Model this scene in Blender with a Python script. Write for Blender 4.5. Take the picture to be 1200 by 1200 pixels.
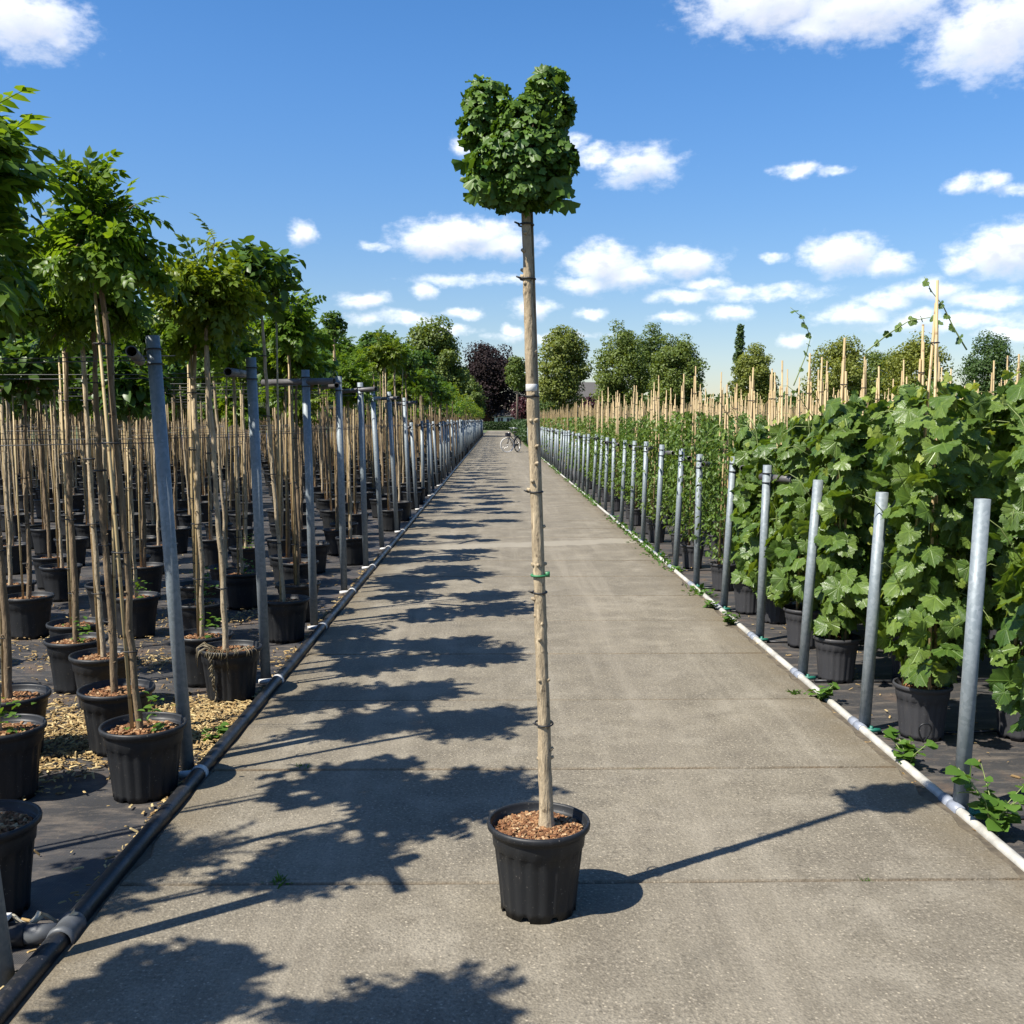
import bpy, math, random
import numpy as np
from mathutils import Matrix, Vector
R = math.radians
for o in list(bpy.data.objects): bpy.data.objects.remove(o)
scn = bpy.context.scene
C = scn.collection

# ------------------------------------------------------------------ camera
F = 1203.0; H = 1.55; PITCH = 5.13; YAW = 0.857
cd = bpy.data.cameras.new('camera'); cam = bpy.data.objects.new('camera', cd); C.objects.link(cam)
cd.sensor_width = 36; cd.lens = 36 * F / 1200; cd.clip_end = 5000; cd.clip_start = 0.05
cam.location = (0, 0, H); cam.rotation_euler = (R(90 - PITCH), 0, R(-YAW)); scn.camera = cam

# ------------------------------------------------------------------ light
SUN = Vector((-1.58, -0.95, 2.38)).normalized()          # towards the sun
sun_el = math.asin(SUN.z); sun_az = math.atan2(SUN.x, SUN.y)
sl = bpy.data.lights.new('sun', 'SUN'); sl.energy = 5.0; sl.angle = R(0.53); sl.color = (1, .95, .86)
so = bpy.data.objects.new('sun', sl); C.objects.link(so); so.location = (-6, -6, 12)
so.rotation_euler = (-SUN).to_track_quat('-Z', 'Y').to_euler()
scn.view_settings.view_transform = 'Standard'; scn.view_settings.look = 'None'
scn.view_settings.exposure = 0.95; scn.view_settings.gamma = 1.0

# ------------------------------------------------------------------ sky
def px_dir(x, y):
    """photo pixel -> (azimuth, elevation) in degrees, road direction = 0"""
    v = Vector(((x - 600) / F, -(y - 600) / F, -1)); v = cam.rotation_euler.to_matrix() @ v
    v.normalize(); return math.degrees(math.atan2(v.x, v.y)), math.degrees(math.asin(v.z))
CLOUDS = [  # px centre, half width, half height, weight
 (25,22,66,36,1), (60,45,30,18,.6), (905,2,95,34,1), (1010,8,105,32,1), (960,28,60,20,.8), (1160,42,66,40,1.1), (1195,25,60,40,1.1),
 (750,196,52,26,.75), (700,182,34,16,.55), (668,168,26,14,.45), (546,172,18,14,.55), (932,199,32,9,.6), (978,201,24,8,.4),
 (1125,217,22,11,.65), (1160,214,20,11,.6), (1190,222,26,9,.6),
 (540,276,70,20,1.1), (510,284,52,17,1.05), (585,286,48,17,.9), (440,292,26,9,.35),
 (706,312,38,26,1.15), (735,322,48,18,.9), (800,308,52,20,.85), (690,330,42,14,.75),
 (985,298,42,21,1.1), (1040,310,34,14,.75), (962,306,20,12,.7), (1175,296,46,25,1.2), (1130,308,26,13,.9), (1195,285,30,24,1.1),
 (353,274,20,15,.85), (425,350,38,11,.65), (498,340,20,13,.7), (545,366,28,8,.55), (530,386,40,8,.5), (600,387,15,9,.75), (625,360,30,14,.75),
 (690,367,26,8,.75), (800,348,46,10,.6), (825,335,40,9,.6), (856,367,28,10,.7), (790,372,34,8,.55), (905,299,20,9,.45),
 (1000,368,54,13,.7), (1040,352,40,12,.6), (1085,340,52,16,.6), (560,328,110,10,.28), (465,372,80,12,.42), (885,345,110,13,.36), (1120,378,120,13,.45), (640,395,90,8,.38), (930,397,22,9,.7), (1075,372,34,10,.65), (1185,392,40,10,.7), (1150,352,60,13,.55)]
w = bpy.data.worlds.new('World'); scn.world = w; w.use_nodes = True
def build_world():
    g = bpy.data.node_groups.new('cloud_field', 'ShaderNodeTree')
    g.interface.new_socket('P', in_out='INPUT', socket_type='NodeSocketVector')
    g.interface.new_socket('D', in_out='OUTPUT', socket_type='NodeSocketFloat')
    g.interface.new_socket('U', in_out='OUTPUT', socket_type='NodeSocketFloat')
    N = g.nodes; L = g.links
    gi = N.new('NodeGroupInput'); go = N.new('NodeGroupOutput')
    def m(op, a, b=None, c=None):
        n = N.new('ShaderNodeMath'); n.operation = op
        for i, v in enumerate((a, b, c)):
            if v is None: continue
            if isinstance(v, (int, float)): n.inputs[i].default_value = v
            else: L.new(v, n.inputs[i])
        return n.outputs[0]
    def vm(op, a, b):
        n = N.new('ShaderNodeVectorMath'); n.operation = op
        for i, v in enumerate((a, b)):
            if v is None: continue
            if isinstance(v, tuple): n.inputs[i].default_value = v
            else: L.new(v, n.inputs[i])
        return n.outputs['Value'] if op == 'LENGTH' else n.outputs[0]
    P = gi.outputs[0]
    nz = N.new('ShaderNodeTexNoise'); nz.inputs['Scale'].default_value = .55; nz.inputs['Detail'].default_value = 4; nz.inputs['Roughness'].default_value = .58
    L.new(P, nz.inputs['Vector'])
    off = vm('MULTIPLY', vm('SUBTRACT', nz.outputs['Color'], (.5, .5, .5)), (1.6, 1.0, 0))
    Q = vm('ADD', P, off)
    acc = None; acu = None; Qu = vm('ADD', Q, (-.30, .55, 0))
    for (x, y, rx, ry, wt) in CLOUDS:
        rx *= 1.12; ry *= 1.15
        a, e = px_dir(x, y); k = 1200 / (2 * math.degrees(math.atan(600 / F)))
        d = vm('LENGTH', vm('MULTIPLY', vm('SUBTRACT', Q, (a, e, 0)), (k / rx / 1.25, k / ry / 1.25, 0)), None)
        f = m('MINIMUM', m('MULTIPLY_ADD', d, -1.15, .55 + .45 * wt), .12 + .62 * wt)
        acc = f if acc is None else m('MAXIMUM', acc, f)
        if wt >= .6:
            d = vm('LENGTH', vm('MULTIPLY', vm('SUBTRACT', Qu, (a, e, 0)), (k / rx / 1.25, k / ry / 1.25, 0)), None)
            f = m('MULTIPLY_ADD', d, -1.15, .55 + .45 * wt); acu = f if acu is None else m('MAXIMUM', acu, f)
    # the rest of the sky: the same kind of scattered clouds
    sp = N.new('ShaderNodeSeparateXYZ'); L.new(P, sp.inputs[0])
    n2 = N.new('ShaderNodeTexNoise'); n2.inputs['Scale'].default_value = .05; n2.inputs['Detail'].default_value = 3
    L.new(vm('MULTIPLY', P, (1, 2.0, 1)), n2.inputs['Vector'])
    bg = m('MULTIPLY_ADD', n2.outputs[0], 6, -3.75)
    wa = m('MULTIPLY_ADD', m('ABSOLUTE', sp.outputs[0]), .2, -6.4)      # beyond 32 deg to the sides
    we = m('MULTIPLY_ADD', sp.outputs[1], .2, -5.2)
    msk = N.new('ShaderNodeClamp'); L.new(m('MAXIMUM', wa, we), msk.inputs[0])
    bg = m('SUBTRACT', bg, m('MULTIPLY', m('SUBTRACT', 1, msk.outputs[0]), 8))
    acc = m('MAXIMUM', acc, bg)
    acc = m('MAXIMUM', acc, -2)
    nd = N.new('ShaderNodeTexNoise'); nd.inputs['Scale'].default_value = 1.1; nd.inputs['Detail'].default_value = 6; nd.inputs['Roughness'].default_value = .6
    L.new(vm('MULTIPLY', P, (.8, 1.35, 1)), nd.inputs['Vector'])
    nn = m('MULTIPLY_ADD', nd.outputs[0], 1.25, -.625)
    L.new(m('ADD', acc, nn), go.inputs[0])
    L.new(m('ADD', m('MAXIMUM', acu, bg), m('MULTIPLY', nn, 1.1)), go.inputs[1])

    T = w.node_tree; N = T.nodes; L = T.links; N.clear()
    def mm(op, a, b=None, c=None):
        n = N.new('ShaderNodeMath'); n.operation = op
        for i, v in enumerate((a, b, c)):
            if v is None: continue
            if isinstance(v, (int, float)): n.inputs[i].default_value = v
            else: L.new(v, n.inputs[i])
        return n.outputs[0]
    tc = N.new('ShaderNodeTexCoord'); s = N.new('ShaderNodeSeparateXYZ'); L.new(tc.outputs['Generated'], s.inputs[0])
    az = mm('MULTIPLY', mm('ARCTAN2', s.outputs[0], s.outputs[1]), 57.2958)
    el = mm('MULTIPLY', mm('ARCSINE', s.outputs[2]), 57.2958)
    cb = N.new('ShaderNodeCombineXYZ'); L.new(az, cb.inputs[0]); L.new(el, cb.inputs[1])
    g1 = N.new('ShaderNodeGroup'); g1.node_tree = g; L.new(cb.outputs[0], g1.inputs[0])
    def sstep(v, a, b, lo=0, hi=1):
        n = N.new('ShaderNodeMapRange'); n.interpolation_type = 'SMOOTHSTEP'; L.new(v, n.inputs[0])
        n.inputs[1].default_value = a; n.inputs[2].default_value = b; n.inputs[3].default_value = lo; n.inputs[4].default_value = hi
        return n.outputs[0]
    alpha = sstep(g1.outputs[0], -.12, .9)
    up = N.new('ShaderNodeMapRange'); L.new(el, up.inputs[0]); up.inputs[1].default_value = -.5; up.inputs[2].default_value = .5
    alpha = mm('MULTIPLY', mm('MULTIPLY', alpha, up.outputs[0]), .95)
    lit = sstep(g1.outputs[1], .05, 1.0, 1, 0)
    sky = N.new('ShaderNodeTexSky'); sky.sky_type = 'NISHITA'; sky.sun_disc = False
    sky.sun_elevation = sun_el; sky.sun_rotation = sun_az; sky.air_density = 1.0; sky.dust_density = .35; sky.ozone_density = 3.0; sky.altitude = 20
    hs = N.new('ShaderNodeHueSaturation'); hs.inputs['Saturation'].default_value = SKY_SAT; hs.inputs['Value'].default_value = SKY_VAL; L.new(sky.outputs[0], hs.inputs['Color'])
    cc = N.new('ShaderNodeMix'); cc.data_type = 'RGBA'; L.new(lit, cc.inputs[0])
    cc.inputs[6].default_value = (4.9, 5.2, 5.9, 1); cc.inputs[7].default_value = (8.6, 8.6, 8.7, 1)
    lo = N.new('ShaderNodeMix'); lo.data_type = 'RGBA'; lo.blend_type = 'MULTIPLY'; lo.inputs[0].default_value = 1
    lr = N.new('ShaderNodeMix'); lr.data_type = 'RGBA'; L.new(sstep(el, 0, 20), lr.inputs[0]); lr.inputs[6].default_value = (.74, .69, .73, 1); lr.inputs[7].default_value = (1.05, .95, 1.0, 1)
    L.new(hs.outputs[0], lo.inputs[6]); L.new(lr.outputs[2], lo.inputs[7])
    mx = N.new('ShaderNodeMix'); mx.data_type = 'RGBA'; L.new(alpha, mx.inputs[0]); L.new(lo.outputs[2], mx.inputs[6]); L.new(cc.outputs[2], mx.inputs[7])
    b = N.new('ShaderNodeBackground'); b.inputs['Strength'].default_value = .09; L.new(mx.outputs[2], b.inputs['Color'])
    o = N.new('ShaderNodeOutputWorld'); L.new(b.outputs[0], o.inputs[0])
    w.cycles.sampling_method = 'MANUAL'; w.cycles.sample_map_resolution = 512
SKY_SAT = 1.3; SKY_VAL = 1.0
build_world()
scn.cycles.max_bounces = 6; scn.cycles.transparent_max_bounces = 4; scn.cycles.diffuse_bounces = 3; scn.cycles.glossy_bounces = 2
scn.cycles.transmission_bounces = 3; scn.cycles.caustics_reflective = False; scn.cycles.caustics_refractive = False
scn.cycles.use_denoising = True

# ------------------------------------------------------------------ helpers
rng = np.random.default_rng(7); random.seed(7)
def nrm(v): return v / (np.linalg.norm(v, axis=-1, keepdims=True) + 1e-9)
def tri(faces):
    out = []
    for f in faces:
        for i in range(1, len(f) - 1): out.append((f[0], f[i], f[i + 1]))
    return np.array(out, dtype=np.int32)
def cat(parts):
    V = []; T = []; k = 0
    for v, t in parts:
        V.append(v); T.append(t + k); k += len(v)
    return np.concatenate(V), np.concatenate(T)
def mk(name, V, T, mat, smooth=True, lu=None):
    me = bpy.data.meshes.new(name); V = np.asarray(V, np.float32); T = np.asarray(T, np.int32)
    me.vertices.add(len(V)); me.vertices.foreach_set('co', V.ravel())
    me.loops.add(T.size); me.loops.foreach_set('vertex_index', T.ravel())
    me.polygons.add(len(T)); me.polygons.foreach_set('loop_start', np.arange(0, T.size, 3, dtype=np.int32))
    me.polygons.foreach_set('use_smooth', np.full(len(T), smooth, dtype=bool))
    me.update(calc_edges=True); me.materials.append(mat)
    if lu is not None:
        at = me.attributes.new('leaf_uv', 'FLOAT_VECTOR', 'POINT'); at.data.foreach_set('vector', np.tile(np.asarray(lu, np.float32), (len(V) // len(lu), 1)).ravel())
    return me
def O(name, me, parent=None, loc=(0, 0, 0), rot=(0, 0, 0), sc=1.0, **props):
    o = bpy.data.objects.new(name, me); C.objects.link(o); o.parent = parent
    o.location = loc; o.rotation_euler = rot; o.scale = (sc, sc, sc) if isinstance(sc, (int, float)) else sc
    for k, v in props.items(): o[k] = v
    return o
def thing(name, label, cat_, loc=(0, 0, 0), rot=(0, 0, 0), sc=1.0, group=None, me=None):
    o = O(name, me, None, loc, rot, sc, label=label, category=cat_)
    if group: o['group'] = group
    return o
def struct(name, V, T, mat, smooth=False):
    o = O(name, mk(name, V, T, mat, smooth)); o['kind'] = 'structure'; return o
def box(x0, x1, y0, y1, z0, z1):
    V = np.array([(x, y, z) for z in (z0, z1) for y in (y0, y1) for x in (x0, x1)], float)
    return V, tri([(0, 2, 3, 1), (4, 5, 7, 6), (0, 1, 5, 4), (2, 6, 7, 3), (0, 4, 6, 2), (1, 3, 7, 5)])
def tube(pts, rad, seg=8, caps=True):
    pts = np.asarray(pts, float); n = len(pts); rad = np.broadcast_to(np.asarray(rad, float), (n,))
    tan = np.gradient(pts, axis=0) if n > 2 else np.repeat([pts[1] - pts[0]], 2, 0)
    tan = nrm(tan); ref = np.array([0., 0, 1]) if abs(tan[0][2]) < .9 else np.array([0., 1, 0])
    a = nrm(np.cross(tan, ref)); b = np.cross(tan, a)
    th = np.linspace(0, 2 * np.pi, seg, endpoint=False)
    V = pts[:, None] + rad[:, None, None] * (np.cos(th)[None, :, None] * a[:, None] + np.sin(th)[None, :, None] * b[:, None])
    V = V.reshape(-1, 3); Fc = []
    for i in range(n - 1):
        for j in range(seg):
            k = (j + 1) % seg; Fc.append((i * seg + j, i * seg + k, (i + 1) * seg + k, (i + 1) * seg + j))
    T = tri(Fc)
    if caps:
        T = np.concatenate([T, tri([tuple(range(seg))[::-1], tuple(range((n - 1) * seg, n * seg))])])
    return V, T
def lathe(prof, seg=40, fr=None):
    th = np.linspace(0, 2 * np.pi, seg, endpoint=False); V = []
    for i, (r, z) in enumerate(prof):
        for t in th:
            rr, zz = (r, z) if fr is None else fr(r, z, t, i)
            V.append((rr * math.cos(t), rr * math.sin(t), zz))
    Fc = []
    for i in range(len(prof) - 1):
        for j in range(seg):
            k = (j + 1) % seg; Fc.append((i * seg + j, i * seg + k, (i + 1) * seg + k, (i + 1) * seg + j))
    return np.array(V), tri(Fc)
def torus(R_, r, seg=28, s2=6, axis='z'):
    V = []; Fc = []
    for i in range(seg):
        a = 2 * math.pi * i / seg
        for j in range(s2):
            b = 2 * math.pi * j / s2; q = R_ + r * math.cos(b)
            p = (q * math.cos(a), q * math.sin(a), r * math.sin(b))
            V.append(p if axis == 'z' else (p[0], p[2], p[1]))
            Fc.append((i * s2 + j, ((i + 1) % seg) * s2 + j, ((i + 1) % seg) * s2 + (j + 1) % s2, i * s2 + (j + 1) % s2))
    return np.array(V), tri(Fc)
def frames(d, n0):
    d = nrm(d); s = nrm(np.cross(d, n0)); n = np.cross(s, d); return np.stack([s, d, n], -1)   # (N,3,3)
def scat(tv, tt, M, P):
    V = np.einsum('nij,kj->nki', M, tv) + P[:, None]; N = len(P); k = len(tv)
    return V.reshape(-1, 3), (tt[None] + (np.arange(N) * k)[:, None, None]).reshape(-1, 3)
def sph(n): return nrm(rng.normal(size=(n, 3)))
def G(x, y, z=0.0):
    """photo pixel on the level z -> world point"""
    v = Vector(((x - 600) / F, -(y - 600) / F, -1)); v = cam.rotation_euler.to_matrix() @ v
    t = (z - H) / v.z; return Vector((v.x * t, v.y * t, z))
def PX(x, y, D):
    """photo pixel at distance D along the road"""
    v = Vector(((x - 600) / F, -(y - 600) / F, -1)); v = cam.rotation_euler.to_matrix() @ v
    return Vector((v.x / v.y * D, D, H + v.z / v.y * D))

# ------------------------------------------------------------------ materials
class NT:
    def __init__(s, name):
        s.m = bpy.data.materials.new(name); s.m.use_nodes = True; s.N = s.m.node_tree.nodes; s.L = s.m.node_tree.links
        s.p = s.N['Principled BSDF']; s.out = s.N['Material Output']
    def new(s, t, **k):
        n = s.N.new(t)
        for a, b in k.items(): setattr(n, a, b)
        return n
    def setv(s, sock, v):
        if isinstance(v, (int, float, tuple)): sock.default_value = v
        else: s.L.new(v, sock)
    def math(s, op, a, b=0.0, c=None, clamp=False):
        n = s.new('ShaderNodeMath', operation=op, use_clamp=clamp); s.setv(n.inputs[0], a); s.setv(n.inputs[1], b)
        if c is not None: s.setv(n.inputs[2], c)
        return n.outputs[0]
    def pos(s, sc=(1, 1, 1), kind='Position'):
        if kind == 'Position': o = s.new('ShaderNodeNewGeometry').outputs['Position']
        else: o = s.new('ShaderNodeTexCoord').outputs[kind]
        n = s.new('ShaderNodeVectorMath', operation='MULTIPLY'); s.L.new(o, n.inputs[0]); n.inputs[1].default_value = sc; return n.outputs[0]
    def noise(s, v, scale, detail=4, rough=.55):
        n = s.new('ShaderNodeTexNoise'); s.L.new(v, n.inputs['Vector']); n.inputs['Scale'].default_value = scale
        n.inputs['Detail'].default_value = detail; n.inputs['Roughness'].default_value = rough; return n.outputs[0]
    def voro(s, v, scale, out='Distance'):
        n = s.new('ShaderNodeTexVoronoi'); s.L.new(v, n.inputs['Vector']); n.inputs['Scale'].default_value = scale; return n.outputs[out]
    def ramp(s, v, a, b, lo=0., hi=1.):
        n = s.new('ShaderNodeMapRange'); s.L.new(v, n.inputs[0])
        for i, q in enumerate((a, b, lo, hi)): n.inputs[i + 1].default_value = q
        return n.outputs[0]
    def mix(s, f, a, b, mode='MIX'):
        n = s.new('ShaderNodeMix', data_type='RGBA', blend_type=mode); s.setv(n.inputs[0], f)
        for i, q in ((6, a), (7, b)):
            if isinstance(q, tuple): q = (*q, 1) if len(q) == 3 else q
            s.setv(n.inputs[i], q)
        return n.outputs[2]
    def bump(s, h, strength, dist=.01):
        n = s.new('ShaderNodeBump'); s.L.new(h, n.inputs['Height']); n.inputs['Strength'].default_value = strength; n.inputs['Distance'].default_value = dist
        s.L.new(n.outputs[0], s.p.inputs['Normal'])
    def fin(s, col=None, rough=None, metal=0.0, spec=.5):
        if col is not None: s.setv(s.p.inputs['Base Color'], (*col, 1) if isinstance(col, tuple) else col)
        if rough is not None: s.setv(s.p.inputs['Roughness'], rough)
        s.p.inputs['Metallic'].default_value = metal; s.p.inputs['Specular IOR Level'].default_value = spec
        return s.m
def rnd_island(t):
    a = t.new('ShaderNodeNewGeometry').outputs['Random Per Island']; b = t.new('ShaderNodeObjectInfo').outputs['Random']
    return t.math('FRACT', t.math('ADD', a, b))
def m_leaf(name, dark, light, trans=.3, rough=.42, tint=(1.5, 1.35, .45), spec=.3, clump=None, vein=0, y0=.12):
    t = NT(name); r = rnd_island(t)
    c = t.mix(t.math('POWER', r, 1.3) if vein else r, dark, light)
    nz = t.noise(t.pos(), 1.3 if clump is None else clump, 3)
    c = t.mix(t.ramp(nz, .3, .7, 0, .55), c, tuple(x * y for x, y in zip(dark, (.8, .85, .8))))
    o = t.new('ShaderNodeObjectInfo').outputs['Random']
    c = t.mix(t.ramp(o, 0, 1, 0, .22), c, tuple(min(1, x * y) for x, y in zip(light, (1.25, 1.05, .6))))
    if vein:
        at = t.new('ShaderNodeAttribute', attribute_name='leaf_uv'); sp = t.new('ShaderNodeSeparateXYZ'); t.L.new(at.outputs['Vector'], sp.inputs[0])
        yy = t.math('SUBTRACT', sp.outputs[1], y0); ang = t.math('MULTIPLY', t.math('ARCTAN2', sp.outputs[0], yy), vein / 6.2832)
        rad = t.math('SQRT', t.math('ADD', t.math('MULTIPLY', sp.outputs[0], sp.outputs[0]), t.math('MULTIPLY', yy, yy)))
        fr = t.math('ABSOLUTE', t.math('SUBTRACT', ang, t.math('ROUND', ang))); v = t.ramp(t.math('MULTIPLY', fr, rad), .055, .012)
        side = t.math('ABSOLUTE', t.math('SUBTRACT', t.math('FRACT', t.math('ADD', t.math('MULTIPLY', rad, 6), t.math('MULTIPLY', fr, -7))), .5)); v = t.math('MAXIMUM', v, t.ramp(side, .12, .03, 0, .55))
        bl = t.noise(t.pos(), 45, 4, .6); c = t.mix(t.ramp(bl, .4, .7, 0, .5), c, tuple(x * .62 for x in dark))
        c = t.mix(t.math('MULTIPLY', v, .17), c, tuple(min(1, x * 1.7) for x in light)); t.bump(t.math('MULTIPLY_ADD', v, -1, t.math('MULTIPLY', bl, .8)), .5, .006)
    t.fin(c, rough, 0, spec)
    tr = t.new('ShaderNodeBsdfTranslucent'); t.L.new(t.mix(1.0, c, (*tint, 1), 'MULTIPLY'), tr.inputs['Color'])
    mx = t.new('ShaderNodeMixShader'); mx.inputs[0].default_value = trans; t.L.new(t.p.outputs[0], mx.inputs[1]); t.L.new(tr.outputs[0], mx.inputs[2])
    t.L.new(mx.outputs[0], t.out.inputs['Surface']); return t.m
def m_simple(name, col, rough=.6, var=.15, scale=20, metal=0., spec=.5, bump=0., bd=.003, kind='Object'):
    t = NT(name); n = t.noise(t.pos(kind=kind), scale, 5)
    c = t.mix(t.ramp(n, .3, .7), tuple(x * (1 - var) for x in col), tuple(min(1, x * (1 + var)) for x in col))
    t.fin(c, rough, metal, spec)
    if bump: t.bump(n, bump, bd)
    return t.m
M = {}
def mat_concrete():
    t = NT('concrete'); p = t.pos()
    sp = t.new('ShaderNodeSeparateXYZ'); t.L.new(p, sp.inputs[0]); X, Y = sp.outputs[0], sp.outputs[1]
    big = t.noise(p, .9, 5); med = t.noise(p, 5, 6, .65); fine = t.noise(p, 75, 5, .75); grit = t.voro(p, 120)
    streak = t.noise(t.pos((7, .25, 1)), 1, 5, .6)
    c = t.mix(t.ramp(med, .28, .72), (.20, .182, .15), (.37, .345, .29))
    c = t.mix(t.ramp(big, .35, .68, 0, .6), c, (.215, .198, .168))
    c = t.mix(t.ramp(streak, .52, .72, 0, .5), c, (.44, .415, .36))
    blot = t.noise(p, 2.3, 6, .7); c = t.mix(t.ramp(blot, .5, .68, 0, .6), c, (.47, .445, .39)); c = t.mix(t.ramp(blot, .44, .3, 0, .5), c, (.155, .145, .125))
    # grit: pale stones and dark pores
    c = t.mix(t.ramp(fine, .54, .66, 0, .9), c, (.54, .50, .43))
    c = t.mix(t.ramp(fine, .46, .33, 0, .9), c, (.10, .092, .078))
    vc = t.new('ShaderNodeTexVoronoi'); t.L.new(p, vc.inputs['Vector']); vc.inputs['Scale'].default_value = 62
    c = t.mix(t.math('MULTIPLY', t.ramp(vc.outputs['Distance'], .3, .12), t.ramp(vc.outputs['Color'], .62, .7)), c, (.62, .57, .48))
    # worn wheel lanes are a little paler
    for x0 in (.78, -.62):
        lane = t.math('SUBTRACT', 1, t.math('ABSOLUTE', t.math('DIVIDE', t.math('SUBTRACT', X, x0), .3)), clamp=True)
        c = t.mix(t.math('MULTIPLY', lane, t.ramp(streak, .35, .65, .0, .38)), c, (.46, .43, .375))
    # dirt along the edges, and a newer pale repair band
    e = t.math('MAXIMUM', t.ramp(X, -1.0, -1.27), t.ramp(X, 1.5, 1.8))
    c = t.mix(t.math('MULTIPLY', e, t.ramp(med, .35, .6, .2, .75)), c, (.19, .155, .10))
    yb = t.math('ADD', Y, t.math('MULTIPLY_ADD', X, -.28, t.math('MULTIPLY', med, .5)))
    band = t.math('SUBTRACT', 1, t.math('ABSOLUTE', t.math('DIVIDE', t.math('SUBTRACT', yb, 12.9), .33)), clamp=True)
    band = t.math('MULTIPLY', t.ramp(band, .15, .4), t.ramp(X, -.9, -.6, 0, .7))
    c = t.mix(band, c, (.47, .45, .40))
    o = t.new('ShaderNodeObjectInfo').outputs['Random']
    c = t.mix(t.ramp(o, 0, 1, 0, .14), c, (.2, .19, .165))
    # rust brown smears at the joints
    jm = t.math('ABSOLUTE', t.math('SUBTRACT', t.math('FRACT', t.math('DIVIDE', t.math('SUBTRACT', Y, 3.33 - 1.13 * 20 - .565), 1.13)), .5))
    c = t.mix(t.math('MULTIPLY', t.ramp(jm, .014, .004), t.ramp(med, .35, .6, .15, .8)), c, (.20, .14, .085))
    c = t.mix(1.0, c, (.575, .54, .475), 'MULTIPLY')
    t.fin(c, t.ramp(med, .3, .7, .75, .92), 0, .3)
    t.bump(t.math('ADD', t.math('MULTIPLY', fine, .6), t.math('ADD', grit, t.math('MULTIPLY', med, .5))), .55, .004)
    return t.m
def mat_cloth():
    t = NT('ground_cloth'); p = t.pos(); big = t.noise(p, 1.1, 5, .6); med = t.noise(t.pos((1, 3, 1)), 5, 6, .65)
    wv = t.new('ShaderNodeTexWave'); t.L.new(p, wv.inputs['Vector']); wv.inputs['Scale'].default_value = 60; wv.inputs['Distortion'].default_value = .5
    c = t.mix(t.ramp(big, .3, .7), (.022, .022, .024), (.058, .056, .055))
    c = t.mix(t.ramp(med, .48, .70, 0, .8), c, (.15, .125, .10)); c = t.mix(t.ramp(t.noise(p, 2.2, 5, .7), .55, .68, 0, .6), c, (.13, .085, .055))
    c = t.mix(t.ramp(t.noise(p, 60, 4, .7), .62, .72, 0, .6), c, (.24, .19, .13))
    t.fin(c, .55, 0, .45); t.bump(t.math('ADD', t.math('MULTIPLY', wv.outputs[0], .15), med), .5, .015); return t.m
def mat_galv():
    t = NT('galvanised_steel'); p = t.pos(kind='Object'); v = t.voro(p, 70, 'Color'); n = t.noise(p, 6, 5)
    g = t.new('ShaderNodeSeparateColor'); t.L.new(v, g.inputs[0])
    c = t.mix(t.ramp(g.outputs[0], 0, 1), (.16, .19, .205), (.225, .255, .27)); c = t.mix(t.ramp(n, .45, .75, 0, .45), c, (.17, .195, .21))
    st = t.noise(t.pos((22, 22, 1.2), 'Object'), 1, 5, .65); c = t.mix(t.ramp(st, .58, .74, 0, .45), c, (.40, .41, .41))
    t.fin(c, t.ramp(n, .3, .7, .45, .65), .2, .45); return t.m
def mat_cane(name='bamboo', a=(.30, .215, .10), b=(.42, .32, .165), dk=(.15, .09, .04)):
    t = NT(name); p = t.pos(kind='Object'); sp = t.new('ShaderNodeSeparateXYZ'); t.L.new(p, sp.inputs[0])
    n = t.noise(t.pos((30, 30, 2), 'Object'), 1, 4); o = t.new('ShaderNodeObjectInfo').outputs['Random']
    c = t.mix(t.math('FRACT', t.math('ADD', n, o)), a, b)
    f = t.math('FRACT', t.math('ADD', t.math('MULTIPLY', sp.outputs[2], 4.1), o)); c = t.mix(t.ramp(f, .07, .02, 0, .75), c, dk)
    c = t.mix(t.ramp(n, .58, .75, 0, .6), c, dk); t.fin(c, .5, 0, .4); return t.m
def mat_bark(name, a, b, scale=16):
    t = NT(name); p = t.pos((1, 1, .3), 'Object'); n = t.noise(p, scale * 3, 6, .7); n2 = t.noise(t.pos(kind='Object'), 5, 4)
    c = t.mix(t.ramp(n, .3, .7), a, b); c = t.mix(t.ramp(n2, .5, .72, 0, .6), c, tuple(x * .5 for x in a))
    c = t.mix(t.ramp(t.noise(t.pos((1, 1, .6), 'Object'), 60, 4), .58, .68, 0, .75), c, (.07, .048, .03)); c = t.mix(t.ramp(t.noise(t.pos((1, 1, .12), 'Object'), 90, 3), .57, .7, 0, .6), c, tuple(min(1, x * 1.5) for x in b))
    t.fin(c, .8, 0, .25); t.bump(t.math('ADD', n, t.noise(t.pos((1, 1, .15), 'Object'), 90, 3)), .9, .008); return t.m
def mat_plastic(name, col, rough=.42, dust=.35):
    t = NT(name); p = t.pos(kind='Object'); n = t.noise(p, 9, 5, .6); d = t.noise(t.pos((40, 40, 6), 'Object'), 1, 5, .65)
    c = t.mix(t.ramp(d, .55, .8, 0, dust), col, (.14, .12, .10)); c = t.mix(t.ramp(t.noise(p, 150, 2), .7, .74, 0, .5), c, (.3, .27, .22))
    t.fin(c, t.ramp(n, .3, .7, rough - .08, rough + .14), 0, .35); return t.m
def mat_chip(name, cols, kind='Position'):
    t = NT(name); r = rnd_island(t); n = t.new('ShaderNodeValToRGB'); t.L.new(r, n.inputs[0]); e = n.color_ramp.elements
    for i, c in enumerate(cols):
        if i < 2: e[i].position = i / (len(cols) - 1); e[i].color = (*c, 1)
        else: q = e.new(i / (len(cols) - 1)); q.color = (*c, 1)
    t.fin(n.outputs[0], .85, 0, .2); return t.m
M['concrete'] = mat_concrete(); M['cloth'] = mat_cloth(); M['galv'] = mat_galv(); M['cane'] = mat_cane()
M['oldcane'] = mat_cane('weathered_cane', (.18, .115, .055), (.29, .195, .095))
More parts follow.
